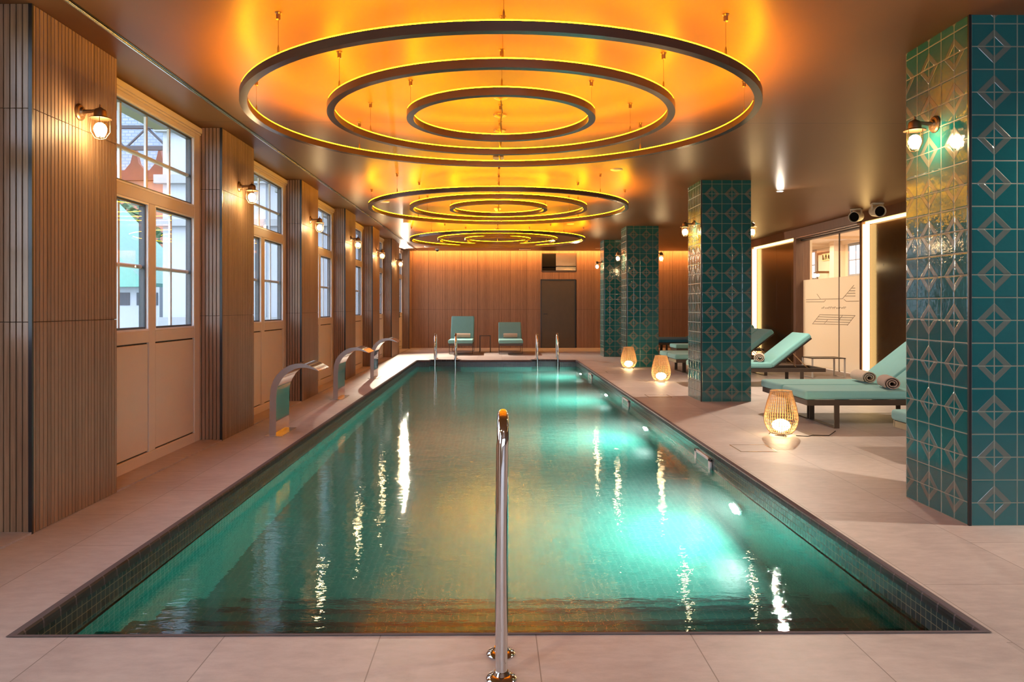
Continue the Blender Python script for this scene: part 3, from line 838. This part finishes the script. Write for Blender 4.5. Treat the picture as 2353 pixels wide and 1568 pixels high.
# ================================================================== LANTERNS
LP = [(0.100, 0.028), (0.128, 0.06), (0.150, 0.11), (0.158, 0.16), (0.154, 0.21), (0.143, 0.27), (0.128, 0.33), (0.110, 0.39), (0.098, 0.43)]
def make_lantern(label):
    t = thing('wicker_lantern', label, 'lantern', group='wicker floor lanterns')
    s = MB(); n = 40
    for k in range(n):
        a = 2 * PI * k / n
        s.tube([(r * math.cos(a), r * math.sin(a), z) for r, z in LP], 0.0032, 4)
    s.build('wicker_body', M['wicker'], t)
    h = MB()
    for q in range(13):
        z = 0.05 + q * 0.0305
        for (r0, z0), (r1, z1) in zip(LP[:-1], LP[1:]):
            if z0 <= z <= z1: r = r0 + (r1 - r0) * (z - z0) / (z1 - z0)
        h.tube([((r + 0.001) * math.cos(2 * PI * i / 32), (r + 0.001) * math.sin(2 * PI * i / 32), z) for i in range(32)], 0.0016, 4, closed=True)
    h.build('weaving_band', M['wicker'], t)
    for nm, r, z, th in (('top_rim', 0.098, 0.432, 0.006), ('bottom_rim', 0.100, 0.028, 0.005)):
        MB().tube([(r * math.cos(2 * PI * i / 36), r * math.sin(2 * PI * i / 36), z) for i in range(36)], th, 8, closed=True).build(nm, M['bronze'] if nm == 'bottom_rim' else M['wicker'], t, smooth=True)
    for k in range(3):
        a = 2 * PI * k / 3 + 0.5
        c_, s_ = math.cos(a), math.sin(a)
        MB().tube([(0.098 * c_, 0.098 * s_, 0.026), (0.11 * c_ - 0.012 * s_, 0.11 * s_ + 0.012 * c_, 0.004), (0.11 * c_ + 0.012 * s_, 0.11 * s_ - 0.012 * c_, 0.004), (0.098 * c_ + 0.012 * s_, 0.098 * s_ - 0.012 * c_, 0.026)], 0.003, 6).build('foot', M['frame'], t, smooth=True)
    MB().lathe([(0.0, 0.030), (0.06, 0.030), (0.06, 0.036), (0.0, 0.036)], 20).build('lamp_tray', M['bronze'], t)
    prof = [(0.085 * math.sin(PI * q / 12), 0.10 - 0.058 * math.cos(PI * q / 12)) for q in range(13)]
    MB().lathe(prof, 24, caps=False).build('glowing_globe', M['globe'], t, smooth=True)
    return t
ln = make_lantern('lit wicker floor lantern in front of the teal lounger pair')
ln.location = (2.77, 7.28, 0)
dup(ln, (2.74, 12.45, 0), 0.3, 'lit wicker floor lantern between the second and third tiled columns')
dup(ln, (2.68, 15.15, 0), 0.9, 'lit wicker floor lantern touching the third tiled column, smallest of the lanterns')
tag(MB().tube([(2.90, 7.24, 0.004), (3.0, 7.2, 0.004), (3.07, 7.26, 0.004), (3.22, 7.24, 0.004), (3.4, 7.5, 0.004)], 0.0035, 6).build('power_cord', M['black'], None, smooth=True),
    'thin black cord trailing on the deck from the lantern by the lounger pair', 'cord')

# ================================================================== LOUNGERS
def make_lounger(label, ang=0.66, mat=None, backlen=0.78, group='teal sun loungers'):
    """Foot end at x=0, lies along +x, width centred on y=0."""
    mat = mat or M['teal']
    t = thing('sun_lounger', label, 'sun lounger', group=group)
    W = 0.64; hx = 1.19; z0, z1 = 0.295, 0.385
    MB().box(0.0, hx, -W / 2, W / 2, z0, z1).build('seat_cushion', mat, t, smooth=True, bevel=0.028, seg=4)
    b = MB().box(0, backlen, -W / 2, W / 2, 0, 0.09)
    b.xf(Matrix.Translation((hx - 0.0, 0, z0 + 0.002)) @ Matrix.Rotation(-ang, 4, 'Y'))
    b.build('back_cushion', mat, t, smooth=True, bevel=0.028, seg=4)
    fr = MB().box(0.02, 2.02, -W / 2 + 0.01, -W / 2 + 0.035, 0.235, 0.293).box(0.02, 2.02, W / 2 - 0.035, W / 2 - 0.01, 0.235, 0.293)
    fr.box(0.02, 0.05, -W / 2 + 0.035, W / 2 - 0.035, 0.235, 0.293).box(1.99, 2.02, -W / 2 + 0.035, W / 2 - 0.035, 0.235, 0.293)
    for q in (0.45, 0.85, 1.15): fr.box(q, q + 0.04, -W / 2 + 0.035, W / 2 - 0.035, 0.255, 0.288)
    fr.build('frame', M['frame'], t, bevel=0.003, seg=1)
    bf = MB().box(0, backlen - 0.01, -W / 2 + 0.03, -W / 2 + 0.06, -0.025, -0.002).box(0, backlen - 0.01, W / 2 - 0.06, W / 2 - 0.03, -0.025, -0.002).box(backlen - 0.05, backlen - 0.01, -W / 2 + 0.06, W / 2 - 0.06, -0.025, -0.002)
    bf.xf(Matrix.Translation((hx, 0, z0 + 0.002)) @ Matrix.Rotation(-ang, 4, 'Y'))
    bf.build('back_frame', M['frame'], t, bevel=0.003, seg=1)
    for q in (0.30, 1.62):
        lg = MB().box(q, q + 0.055, -W / 2 + 0.01, -W / 2 + 0.022, 0.0, 0.24).box(q, q + 0.055, W / 2 - 0.022, W / 2 - 0.01, 0.0, 0.24).box(q, q + 0.055, -W / 2 + 0.022, W / 2 - 0.022, 0.0, 0.012)
        lg.build('leg', M['frame'], t, bevel=0.002, seg=1)
    for sgn in (-1, 1):
        px, pz = hx + 0.42 * math.cos(ang), z0 + 0.42 * math.sin(ang) - 0.02
        MB().tube([(px, sgn * (W / 2 - 0.07), pz), (px + 0.26, sgn * (W / 2 - 0.07), 0.27)], 0.008, 8).build('support_strut', M['gold'], t, smooth=True)
    return t
la = make_lounger('teal sun lounger beside the lit lantern')
la.location = (3.17, 7.99, 0)
la['label'] = 'teal sun lounger beside the lit lantern, the one with the taupe towel'
dup(la, (3.17, 8.66, 0), 0, 'teal sun lounger beside the lit lantern, the one with the paler towel behind')
dup(la, (3.10, 11.93, 0), 0, 'teal sun lounger behind the second tiled column with one cream towel roll')
dup(la, (3.24, 13.88, 0), 0, 'teal sun lounger just beyond the middle lantern, first of that pair')
dup(la, (3.24, 14.55, 0), 0, 'teal sun lounger just beyond the middle lantern, second of that pair')
dup(la, (3.34, 6.02, 0), 0, 'pale teal sun lounger mostly hidden behind the large near column')
dup(la, (4.1, 17.4, 0), 0, 'teal sun lounger glimpsed between the second and third tiled columns')
lb = make_lounger('blue sun lounger furthest down the side aisle, close to the back wall', 0.55, M['blue'])
lb.location = (4.2, 20.2, 0)
dup(lb, (4.25, 21.1, 0), 0, 'blue sun lounger against the back wall in the side aisle')
# two loungers facing the camera against the back wall
l1 = make_lounger('teal and blue sun lounger against the back wall with its back set high', 0.98)
l1.location = (-0.915, 19.5, 0); l1.rotation_euler = (0, 0, PI / 2)
l2 = make_lounger('teal sun lounger against the back wall with its back set lower', 0.62)
l2.location = (0.395, 19.5, 0); l2.rotation_euler = (0, 0, PI / 2)

# towels
def make_towel(label, mat):
    t = thing('rolled_towel', label, 'towel', group='rolled towels on the loungers')
    pts = []
    turns = 2.6; N = 64; th = 0.0125
    out, inn = [], []
    for i in range(N + 1):
        a = turns * 2 * PI * i / N; r = 0.014 + 0.056 * i / N
        out.append(((r + th * 0.86) * math.cos(a) * 1.12, (r + th * 0.86) * math.sin(a) * 0.95)); inn.append((r * math.cos(a) * 1.12, r * math.sin(a) * 0.95))
    v = MB(); Lh = 0.19; S = 9
    rows = []
    for s_ in range(S + 1):
        y = -Lh + 2 * Lh * s_ / S; k = 1 - 0.05 * abs(math.sin(s_ * 1.9)) ; k2 = 1 - (0.06 if s_ in (0, S) else 0)
        rows.append((y, k * k2))
    n0 = len(v.v); per = 2 * (N + 1)
    for y, k in rows:
        for p in out: v.v.append((p[0] * k, y, p[1] * k))
        for p in inn: v.v.append((p[0] * k, y, p[1] * k))
    for s_ in range(S):
        b0 = s_ * per; b1 = b0 + per
        for i in range(N):
            v.f.append((b0 + i, b0 + i + 1, b1 + i + 1, b1 + i))
            j = N + 1 + i
            v.f.append((b0 + j, b1 + j, b1 + j + 1, b0 + j + 1))
        v.f.append((b0 + N, b0 + 2 * N + 1, b1 + 2 * N + 1, b1 + N))
    for b0, fl in ((0, False), (S * per, True)):
        for i in range(N):
            q = (b0 + i, b0 + N + 1 + i, b0 + N + 2 + i, b0 + i + 1)
            v.f.append(q[::-1] if fl else q)
    v.build('towel_roll', mat, t, smooth=True, angle=1.2)
    return t
tz = 0.385 + 0.066
tw = make_towel('taupe rolled towel on the lounger closest to the large tiled column', M['towel2']); tw.location = (4.16, 7.93, tz); tw.rotation_euler = (0, 0, -0.28)
tw2 = make_towel('pale beige rolled towel on the further lounger of the near pair', M['towel']); tw2.location = (4.22, 8.6, tz); tw2.rotation_euler = (0, 0, -0.1)
dup(tw2, (4.17, 11.85, tz), -0.35, 'cream rolled towel on the lounger behind the second tiled column')
dup(tw2, (-0.88, 20.55, tz + 0.005), PI / 2, 'beige rolled towel on the blue-backed lounger at the back wall')
dup(tw2, (0.40, 20.55, tz + 0.005), PI / 2, 'beige rolled towel on the lounger left of the dark door')

# side tables
def make_table(label, w=0.316, d=0.40, h=0.455):
    t = thing('side_table', label, 'side table')
    MB().box(-w / 2, w / 2, -d / 2, d / 2, h - 0.014, h).build('table_top', M['frame'], t, bevel=0.003, seg=1)
    for sx in (-1, 1):
        x0 = sx * (w / 2 - 0.014)
        MB().box(x0 - 0.013, x0 + 0.013, -d / 2 + 0.005, -d / 2 + 0.03, 0, h - 0.014).box(x0 - 0.013, x0 + 0.013, d / 2 - 0.03, d / 2 - 0.005, 0, h - 0.014).box(x0 - 0.013, x0 + 0.013, -d / 2 + 0.03, d / 2 - 0.03, 0, 0.012).build('table_leg', M['frame'], t, bevel=0.002, seg=1)
    return t
ta = make_table('small dark side table between the two loungers at the back wall'); ta.location = (-0.29, 20.8, 0)
tb = make_table('low side table with pale legs by the frosted glass doors', 0.60, 0.45, 0.345); tb.location = (5.86, 13.4, 0)
for ch in tb.children:
    if ch.name.startswith('table_leg'):
        ch.data.materials.clear(); ch.data.materials.append(M['offwhite'])

# ================================================================== BACK WALL FITTINGS
d1 = bpy.data.objects.new('door_1', None); COL.objects.link(d1); d1.location = (DX0, YB, 0)
struct(d1, 'dark bronze flush door in the back wall', 'door')
Wd = DX1 - DX0
MB().box(0.02, Wd - 0.02, -0.004, 0.018, 0.012, DZ1 - 0.02).build('door_leaf', M['doordark'], d1, bevel=0.003, seg=1)
MB().box(-0.01, 0.018, -0.012, 0.02, 0, DZ1).box(Wd - 0.018, Wd + 0.01, -0.012, 0.02, 0, DZ1).box(-0.01, Wd + 0.01, -0.012, 0.02, DZ1 - 0.018, DZ1 + 0.01).build('door_frame', M['blacktrim'], d1)
MB().lathe([(0, 0), (0.02, 0), (0.02, 0.012), (0, 0.012)], 12).xf(Matrix.Translation((0.09, -0.004, 1.03)) @ Matrix.Rotation(PI / 2, 4, 'X')).tube([(0.09, -0.02, 1.03), (0.09, -0.05, 1.03), (0.2, -0.05, 1.03)], 0.009, 8).build('door_handle', M['blacktrim'], d1)
w9 = bpy.data.objects.new('window_9', None); COL.objects.link(w9); w9.location = (OX0, YB, OZ0)
struct(w9, 'small framed opening above the dark door, half black and half brass mirror', 'window')
Wo, Ho = OX1 - OX0, OZ1 - OZ0
MB().box(0, Wo * 0.41, 0.004, 0.012, 0.03, Ho - 0.03).build('dark_pane', M['black'], w9)
MB().box(Wo * 0.41, Wo, 0.004, 0.012, 0.03, Ho).build('mirror_pane', M['gold'], w9)
MB().box(-0.012, 0.008, -0.012, 0.014, 0, Ho).box(Wo - 0.008, Wo + 0.012, -0.012, 0.014, 0, Ho).box(0, Wo, -0.012, 0.014, -0.006, 0.02).build('opening_frame', M['frame'], w9)
MB().box(0.008, Wo - 0.008, -0.014, 0.002, 0.14, 0.165).build('cross_bar', M['black'], w9)

# cove LED at the back wall
tag(MB().box(-2.5, WR - 0.1, 22.49, 22.52, CEIL + 0.10, CEIL + 0.125).build('cove_light', M['led_cove']), 'amber strip light hidden above the top edge of the back wall', 'strip light')

# ================================================================== RIGHT WALL
wr = MB()
GL0, GL1 = 13.30, 16.13        # glass door bay
HB = 2.70                      # underside of header
A0, A1 = 16.13, 18.95          # dark panel recess beyond the glass
B0, B1 = 3.0, 13.22            # dark panel recess on the near side
wr.box(WR, WR + 0.25, YF, B0, 0, CEIL)
wr.box(WR + 0.16, WR + 0.3, B0, B1, 0, CEIL)
wr.box(WR, WR + 0.16, B0, B1, HB + 0.04, CEIL)
wr.box(WR, WR + 0.3, A1, YB + 0.2, 0, CEIL)
wr.box(WR + 0.16, WR + 0.3, A0 + 0.02, A1, 0, CEIL)
wr.box(WR, WR + 0.16, A0, A1, HB + 0.04, CEIL)
wr.box(WR, WR + 0.3, GL0, GL1, HB + 0.04, CEIL)
struct(wr.build('wall_right', M['post']), 'brown wall with dark mirrored recesses on the lounger side', 'wall')
MBp = MB().box(WR - 0.0, WR + 0.3, B1, GL0, 0, HB + 0.04)
struct(MBp.build('trim_2', M['post']), 'slim brown post between glass doors and dark panels', 'trim')
struct(MB().box(WR - 0.0, WR + 0.3, GL1 - 0.0, GL1 + 0.14, 0, HB + 0.04).build('trim_3', M['post']), 'broad brown post at the far side of the glass doors', 'trim')

def dark_panel(y0, y1, n, lab):
    t = thing('dark_wall_panel', lab, 'wall panel', (WR + 0.15, y0, 0), 0, 'smoked mirror panels on the side wall')
    L = (y1 - y0) / n
    for k in range(n):
        MB().box(-0.02, 0, k * L + 0.003, (k + 1) * L - 0.003, 0.02, HB).build('panel_sheet', M['darkglass'], t, bevel=0.002, seg=1)
    return t
dark_panel(A0 + 0.15, A1 - 0.03, 2, 'dark smoked mirror panel beyond the glass doors')
dark_panel(B0, B1 - 0.03, 7, 'dark smoked mirror panel between the glass doors and the near column')
def strip(lab, *b_):
    tag(MB().box(*b_).build('led_strip_light', M['led_warm']), lab, 'strip light', 'warm light strips framing the dark panels')
strip('horizontal warm light strip above the dark panel beyond the glass doors', WR + 0.05, WR + 0.10, A0 + 0.15, A1 - 0.03, HB - 0.0, HB + 0.035)
strip('upright warm light strip beside the dark panel beyond the glass doors', WR + 0.02, WR + 0.12, A1 - 0.03, A1 - 0.002, 0.02, HB)
strip('horizontal warm light strip above the dark panel next to the large near column', WR + 0.05, WR + 0.10, B0, B1 - 0.03, HB - 0.0, HB + 0.035)
strip('tall upright warm light strip between the glass doors and the long dark panel', WR + 0.015, WR + 0.125, B1 - 0.03, B1 - 0.002, 0.02, HB)

# glass doors
dg = bpy.data.objects.new('door_3', None); COL.objects.link(dg); dg.location = (WR + 0.16, GL0, 0)
struct(dg, 'glazed double door with frosted lower film on the lounger side', 'door')
Lg = GL1 - GL0; FZ = 1.82; GT = 2.66
for a, b_ in ((0.01, 1.12), (1.145, Lg - 0.01)):
    MB().box(-0.006, 0.006, a, b_, 0.01, FZ).build('frosted_pane', M['frost'], dg)
    MB().box(-0.006, 0.006, a, b_, FZ, GT).build('clear_pane', M['doorglass'], dg)
MB().box(-0.01, 0.01, 1.12, 1.145, 0, GT).build('door_stile', M['frame'], dg)
MB().box(-0.05, 0.05, 0, Lg, GT, HB + 0.04).build('door_track', M['frame'], dg)
MB().tube([(-0.12, 0.0, HB + 0.03), (-0.12, Lg, HB + 0.03)], 0.045, 14).build('track_cover', M['brushed'], dg, smooth=True)
# printed line drawings on the frosted film
def onglass(px, py, X=WR + 0.152):
    Z = 1730 * X / (px - 1139.0)
    return (X, Z - 0.066, 1.25 + (705 - py) * Z / 1730)
pr = MB()
def pl(*pts):
    P = [onglass(*p) for p in pts]
    pr.tube(P, 0.0055, 4)
s_ = 160 / 1792.0
def q(x, y): return (1840 + x * s_, 640 + y * s_)
pl(q(420, 405), q(510, 535), q(1075, 525), q(1370, 175))
pl(q(140, 605), q(600, 605), q(640, 560)); pl(q(140, 550), q(500, 540))
pl(q(1110, 540), q(1170, 590), q(1500, 585)); pl(q(1140, 455), q(1400, 455)); pl(q(1210, 385), q(1400, 385)); pl(q(1260, 320), q(1400, 320)); pl(q(1300, 250), q(1400, 250))
for k, y in enumerate((935, 990, 1050, 1110, 1170)):
    dx = -k * 45
    pl(q(490 + dx, y), q(1400 + dx, y + 25))
pl(q(490, 935), q(300, 1175)); pl(q(1400, 955), q(1200, 1210)); pl(q(1080, 945), q(1000, 1060)); pl(q(700, 1060), q(600, 1170))
xx = 545
random.seed(3)
while xx < 1180:
    w_ = random.choice((14, 22, 30)); hh = random.choice((740, 750, 760))
    pl(q(xx, hh), q(xx, 785)); pl(q(xx, hh), q(xx + w_, hh)); xx += w_ + 22
o = pr.build('printed_drawing', M['print'], dg)
o.location = (-dg.location.x, -dg.location.y, 0)

# side room behind the glass
def roomgeo():
    X0, X1, Y0, Y1, H = WR + 0.3, 11.0, 12.3, 28.5, 3.32
    struct(MB().box(X0, X1, Y0, Y1, -0.1, 0.0).build('floor_side_room', M['floor']), 'floor of the bright room behind the glass doors', 'floor')
    cl = MB().box(X0 - 0.3, X1, Y0, Y1, H, H + 0.1)
    for yy in (17.0, 19.5, 22.0, 24.5, 27): cl.box(X0, X1, yy, yy + 0.14, H - 0.08, H)
    cl.box(X1 - 0.12, X1, Y0, Y1, H - 0.12, H)
    struct(cl.build('ceiling_side_room', M['sideroom']), 'beamed cream ceiling behind the glass doors', 'ceiling')
    wa = MB().box(X1, X1 + 0.15, Y0, Y1, 0, H).box(X0, X1, Y1, Y1 + 0.1, 0, H).box(X0, X1, Y0 - 0.1, Y0, 0, H)
    wa.box(X0 - 0.001, X0 + 0.05, Y0, GL0, 0, H).box(X0 - 0.001, X0 + 0.05, GL1, Y1, 0, H).box(X0 - 0.3, X0 + 0.05, Y0, Y1, CEIL + 0.1, H)
    wa.box(X1 - 0.35, X1, 23.6, 23.9, 0, H)
    struct(wa.build('wall_side_room', M['sideroom']), 'cream wall of the room behind the glass doors', 'wall')
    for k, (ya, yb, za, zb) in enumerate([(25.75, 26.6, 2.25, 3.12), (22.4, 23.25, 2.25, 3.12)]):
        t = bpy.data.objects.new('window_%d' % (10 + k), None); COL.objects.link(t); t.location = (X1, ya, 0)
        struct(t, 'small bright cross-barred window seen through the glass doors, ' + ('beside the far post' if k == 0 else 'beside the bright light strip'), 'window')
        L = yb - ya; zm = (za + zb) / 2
        MB().box(-0.02, -0.005, 0, L, za, zb).build('glowing_pane', emit('daylight_glow_pane_%d' % k, (0.75, 0.84, 1.0), 1.0), t)  # pane emits light itself in place of daylight from outside
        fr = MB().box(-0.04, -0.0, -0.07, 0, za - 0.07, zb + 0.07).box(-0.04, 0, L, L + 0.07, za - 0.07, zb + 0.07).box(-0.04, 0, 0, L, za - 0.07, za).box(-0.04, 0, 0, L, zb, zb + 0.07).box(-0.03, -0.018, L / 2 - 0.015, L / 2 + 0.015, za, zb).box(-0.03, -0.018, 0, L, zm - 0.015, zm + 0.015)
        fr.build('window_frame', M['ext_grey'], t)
    t = bpy.data.objects.new('door_4', None); COL.objects.link(t); t.location = (X1, 24.05, 0)
    struct(t, 'door with dark frame in the room behind the glass', 'door')
    MB().box(-0.03, 0, 0.05, 1.45, 0, 3.0).build('door_leaf', M['sideroom'], t)
    MB().box(-0.05, 0, 0, 0.05, 0, 3.08).box(-0.05, 0, 1.45, 1.5, 0, 3.08).box(-0.05, 0, 0.05, 1.45, 3.0, 3.08).build('door_frame', M['frame'], t)
    t = thing('pictogram_sign', 'small pale sign with dark pictograms above the door behind the glass', 'sign', (X1 - 0.05, 24.5, 2.78))
    MB().box(-0.015, 0, 0, 0.62, 0, 0.23).build('sign_plate', plain('pale_yellow_sign', (0.85, 0.70, 0.35), 0.5), t)
    g = MB()
    g.prism([(0.05, 0.03), (0.10, 0.03), (0.17, 0.10), (0.12, 0.19), (0.06, 0.15)], 'x', -0.02, -0.015)
    g.prism([(0.22, 0.03), (0.26, 0.03), (0.34, 0.2), (0.29, 0.2)], 'x', -0.02, -0.015)
    g.prism([(0.36, 0.03), (0.42, 0.03), (0.34, 0.2), (0.30, 0.16)], 'x', -0.02, -0.015)
    g.prism([(0.46, 0.03), (0.58, 0.03), (0.58, 0.2), (0.53, 0.2)], 'x', -0.02, -0.015)
    g.build('sign_marks', M['black'], t)
    t = thing('reflected_globes', 'brass bracket with two glowing globes standing in for sconce reflections behind the glass doors', 'wall lamp', (X1 - 0.4, 24.7, 2.3))  # glowing globes stand in for sconce reflections in the glass
    MB().box(-0.02, 0.4, -0.04, 0.04, 0.05, 0.12).box(-0.06, -0.02, -0.16, 0.16, 0.05, 0.09).build('globe_bracket', M['bronze'], t)
    for yy, r in ((0.14, 0.075), (-0.13, 0.05)):
        MB().lathe([(r * math.sin(PI * q_ / 8), -r * math.cos(PI * q_ / 8)) for q_ in range(9)], 14, (-0.04, yy, -0.02), caps=False).build('reflection_globe', emit('reflection_globe_glow', (1, 0.8, 0.5), 6), t, smooth=True)
roomgeo()

# twin ceiling projectors near the glass doors
for k, (x, y, rz, lab) in enumerate([(6.14, 12.75, 0.35, 'pale cylindrical spotlight by the glass doors, the one facing the pool'), (6.12, 12.02, 0.0, 'pale cylindrical spotlight under the ceiling, the one facing the camera')]):
    t = thing('ceiling_projector', lab, 'spotlight', (x, y, CEIL), -0.75 if k == 0 else -0.12, 'cylindrical ceiling spotlights')
    MB().box(-0.09, 0.09, -0.06, 0.06, -0.025, 0).build('mount_plate', M['offwhite'], t, bevel=0.006)
    MB().box(-0.09, -0.075, -0.03, 0.03, -0.13, -0.025).build('yoke_arm', M['offwhite'], t, bevel=0.003)
    MB().box(0.075, 0.09, -0.03, 0.03, -0.13, -0.025).build('yoke_arm', M['offwhite'], t, bevel=0.003)
    rot = Matrix.Translation((0, 0, -0.13)) @ Matrix.Rotation(PI / 2 + 0.15, 4, 'X')
    MB().lathe([(0.0, -0.15), (0.07, -0.15), (0.088, -0.12), (0.09, 0.14), (0.082, 0.14), (0.080, 0.09), (0.0, 0.09)], 28).xf(rot).build('projector_body', M['offwhite'], t, smooth=True)
    MB().lathe([(0.0, 0.095), (0.079, 0.095), (0.079, 0.10), (0.0, 0.10)], 28).xf(rot).build('projector_lens', M['black'], t, smooth=True)

# ceiling fittings
for k, (x, y, w_, _a, _c) in enumerate(SPOTS):
    lab = ['bright round ceiling downlight between the second column and the glass doors', 'bright round downlight in the ceiling by the far end of the windows', 'added round downlight outside the picture above the near loungers', 'added round downlight in the ceiling above the camera', 'added round downlight in the ceiling behind the camera by the windows'][k]
    t = thing('recessed_downlight', lab, 'downlight', (x, y, CEIL), 0, 'recessed downlights')
    MB().lathe([(0.042, -0.001), (0.058, -0.001), (0.06, -0.006), (0.044, -0.008)], 24, close=True).build('trim_ring', M['offwhite'], t, smooth=True)
    MB().lathe([(0.0, -0.003), (0.042, -0.003), (0.042, -0.001), (0.0, -0.001)], 24).build('lamp_lens', M['spotface'], t)
dl = ['just before the middle ring cluster', 'inside the middle ring cluster', 'past the middle rings on the window side', 'past the middle rings on the column side', 'near the back wall above the column side', 'near the back wall above the window side']
for k, (x, y) in enumerate([(1.465, 9.115), (-1.758, 11.95), (-1.756, 14.9), (1.5, 15.1), (2.9, 21.4), (-1.9, 20.9)]):
    t = thing('ceiling_speaker', 'flat pale disc flush on the ceiling, ' + dl[k], 'ceiling speaker', (x, y, CEIL), 0, 'flat pale discs on the ceiling')
    MB().lathe([(0.0, -0.012), (0.06, -0.012), (0.074, -0.006), (0.076, 0)], 24).build('speaker_grille', M['offwhite'], t, smooth=True)
for (x, y, lab) in ((0.03, 8.39, 'small square sensor on the ceiling between the first two ring clusters'), (0.03, 12.69, 'small round sensor hanging inside the middle ring cluster')):
    t = thing('ceiling_sensor', lab, 'sensor', (x, y, CEIL))
    MB().box(-0.06, 0.06, -0.05, 0.05, -0.03, 0).build('sensor_housing', M['offwhite'], t, bevel=0.01)
    MB().lathe([(0.0, -0.062), (0.03, -0.055), (0.04, -0.03)], 16).build('sensor_lens', M['offwhite'], t, smooth=True)
t = thing('dome_camera', 'small white dome camera on the ceiling in front of the back wall', 'camera', (-1.68, 21.7, CEIL))
MB().lathe([(0.0, -0.03), (0.06, -0.03), (0.065, 0)], 20).build('camera_base', M['offwhite'], t, smooth=True)
MB().lathe([(0.0, -0.085), (0.03, -0.075), (0.045, -0.05), (0.048, -0.03)], 20).build('camera_dome', M['blacktrim'], t, smooth=True)
t = thing('ceiling_vent', 'small grey slatted vent on the ceiling in front of the back wall', 'air vent', (0.85, 21.9, CEIL))
MB().box(-0.17, 0.17, -0.09, 0.09, -0.008, 0).build('vent_frame', M['offwhite'], t)
v = MB()
for k in range(5): v.box(-0.15, 0.15, -0.07 + k * 0.032, -0.055 + k * 0.032, -0.013, -0.008)
v.build('vent_blades', M['brushed'], t)

# ================================================================== OUTSIDE
struct(MB().box(-60, -3.05, -40, 80, -0.4, -0.15).build('ground_lawn', M['lawn']), 'sunlit lawn outside the windows', 'lawn')
struct(MB().box(-60, -3.05, 13, 80, -0.15, -0.10).build('ground_paving', M['paving']), 'pale paving outside the far windows', 'paving')
t = thing('white_building', 'white rendered building wing with grey mouldings outside the far windows', 'building', (-3.4, 25, 0), 0, None, 'thing')
MB().box(-7.6, 0, 0, 10, -0.1, 12).build('building_wall', M['ext_white'], t)
for z, h in ((7.0, 0.45), (5.3, 0.28), (3.9, 0.22)):
    MB().box(-7.8, 0.0, -0.25, 0.0, z, z + h).build('cornice', M['ext_grey'], t)
MB().box(-7.7, 0, -0.12, 0, -0.1, 0.9).build('plinth', M['ext_grey'], t)
for x in (-6.6, -4.4, -2.2):
    MB().box(x, x + 0.22, -0.1, 0.0, 0.9, 9).build('pilaster', M['ext_white'], t)
t = thing('terracotta_building', 'pale terracotta building with dark red gables outside the first window', 'building', (-24, 40, 0), 0, None, 'thing')
MB().box(-6, 8, 0, 8, -0.1, 8.3).build('building_wall', M['ext_pink'], t)
g = MB()
for i in range(11):
    x = -5.4 + i * 1.3
    g.prism([(x - 0.55, 8.4), (x + 0.55, 8.4), (x + 0.22, 8.8), (x + 0.05, 9.5), (x - 0.05, 9.5), (x - 0.22, 8.8)], 'y', -0.2, 0.1)
g.box(-6.2, 8.2, -0.25, 0.05, 7.9, 8.42)
g.build('gable', M['ext_red'], t)
t = thing('stone_building', 'pale blue-grey stone building rising behind the terracotta one', 'building', (-34, 56, 0), 0, None, 'thing')
MB().box(-14, 14, 0, 10, -0.1, 26).build('building_wall', M['ext_stone'], t)
MB().box(-14.4, 14.4, -0.4, 0, 25.4, 26.4).build('cornice', M['ext_grey'], t)
t = thing('iron_truss', 'dark iron roof truss seen through the upper glass of the first window', 'roof truss', (-20, 37, 8.9), 0, None, 'thing')
v = MB(); v.box(-7, 6, -0.1, 0.1, 1.05, 1.2).box(-7, 6, -0.1, 0.1, 0, 0.2)
for k in range(6):
    x = -6.5 + k * 2.1
    v.tube([(x, 0, 0.1), (x + 1.05, 0, 1.1)], 0.06, 6); v.tube([(x + 1.05, 0, 1.1), (x + 2.1, 0, 0.1)], 0.06, 6)
v.build('truss_web', M['ext_iron'], t)
for k in (-6.5, 5.5): MB().box(k, k + 0.3, -0.15, 0.15, -9.0, 0).build('truss_post', M['ext_iron'], t)
t = thing('pavilion', 'low white pavilion with a green roof outside the first window', 'building', (-13.2, 27, 0), 0, None, 'thing')
MB().box(-6, 1.2, 0, 4, -0.1, 1.95).build('pavilion_wall', M['ext_white'], t)
MB().prism([(-7.2, 2.0), (-3.2, 6.3), (0.9, 2.1), (0.9, 1.95), (-7.2, 1.9)], 'y', -0.5, 4.5).build('roof', M['ext_green'], t)
for x in (-5, -3.5, -2.0, -0.6, 0.4):
    MB().box(x, x + 0.75, -0.03, 0.02, 1.3, 1.75).build('pavilion_window', M['darkframe'], t)
t = thing('garden_tree', 'leafy green tree behind the green-roofed pavilion', 'tree', (-17.5, 34, -0.1), 0, None, 'thing')
MB().tube([(0, 0, 0), (0.1, 0, 1.5), (-0.1, 0, 3.2)], [0.22, 0.17, 0.1], 8).build('trunk', M['bark'], t, smooth=True)
random.seed(11); v = MB()
for k in range(900):
    a = random.uniform(0, 2 * PI); e = math.acos(random.uniform(-1, 1)); rr = random.uniform(0.4, 1) ** 0.5
    p = Vector((2.6 * rr * math.sin(e) * math.cos(a), 2.2 * rr * math.sin(e) * math.sin(a), 4.2 + 2.3 * rr * math.cos(e)))
    s = random.uniform(0.15, 0.32); R_ = Matrix.Rotation(random.uniform(0, 6), 4, 'Z') @ Matrix.Rotation(random.uniform(0, 3), 4, 'X')
    q4 = [p + (R_ @ Vector(c_)) for c_ in ((-s, 0, 0), (0, -s * 0.6, 0), (s, 0, 0), (0, s * 0.6, 0))]
    v.quad(*q4)
v.build('foliage', M['leaf'], t)
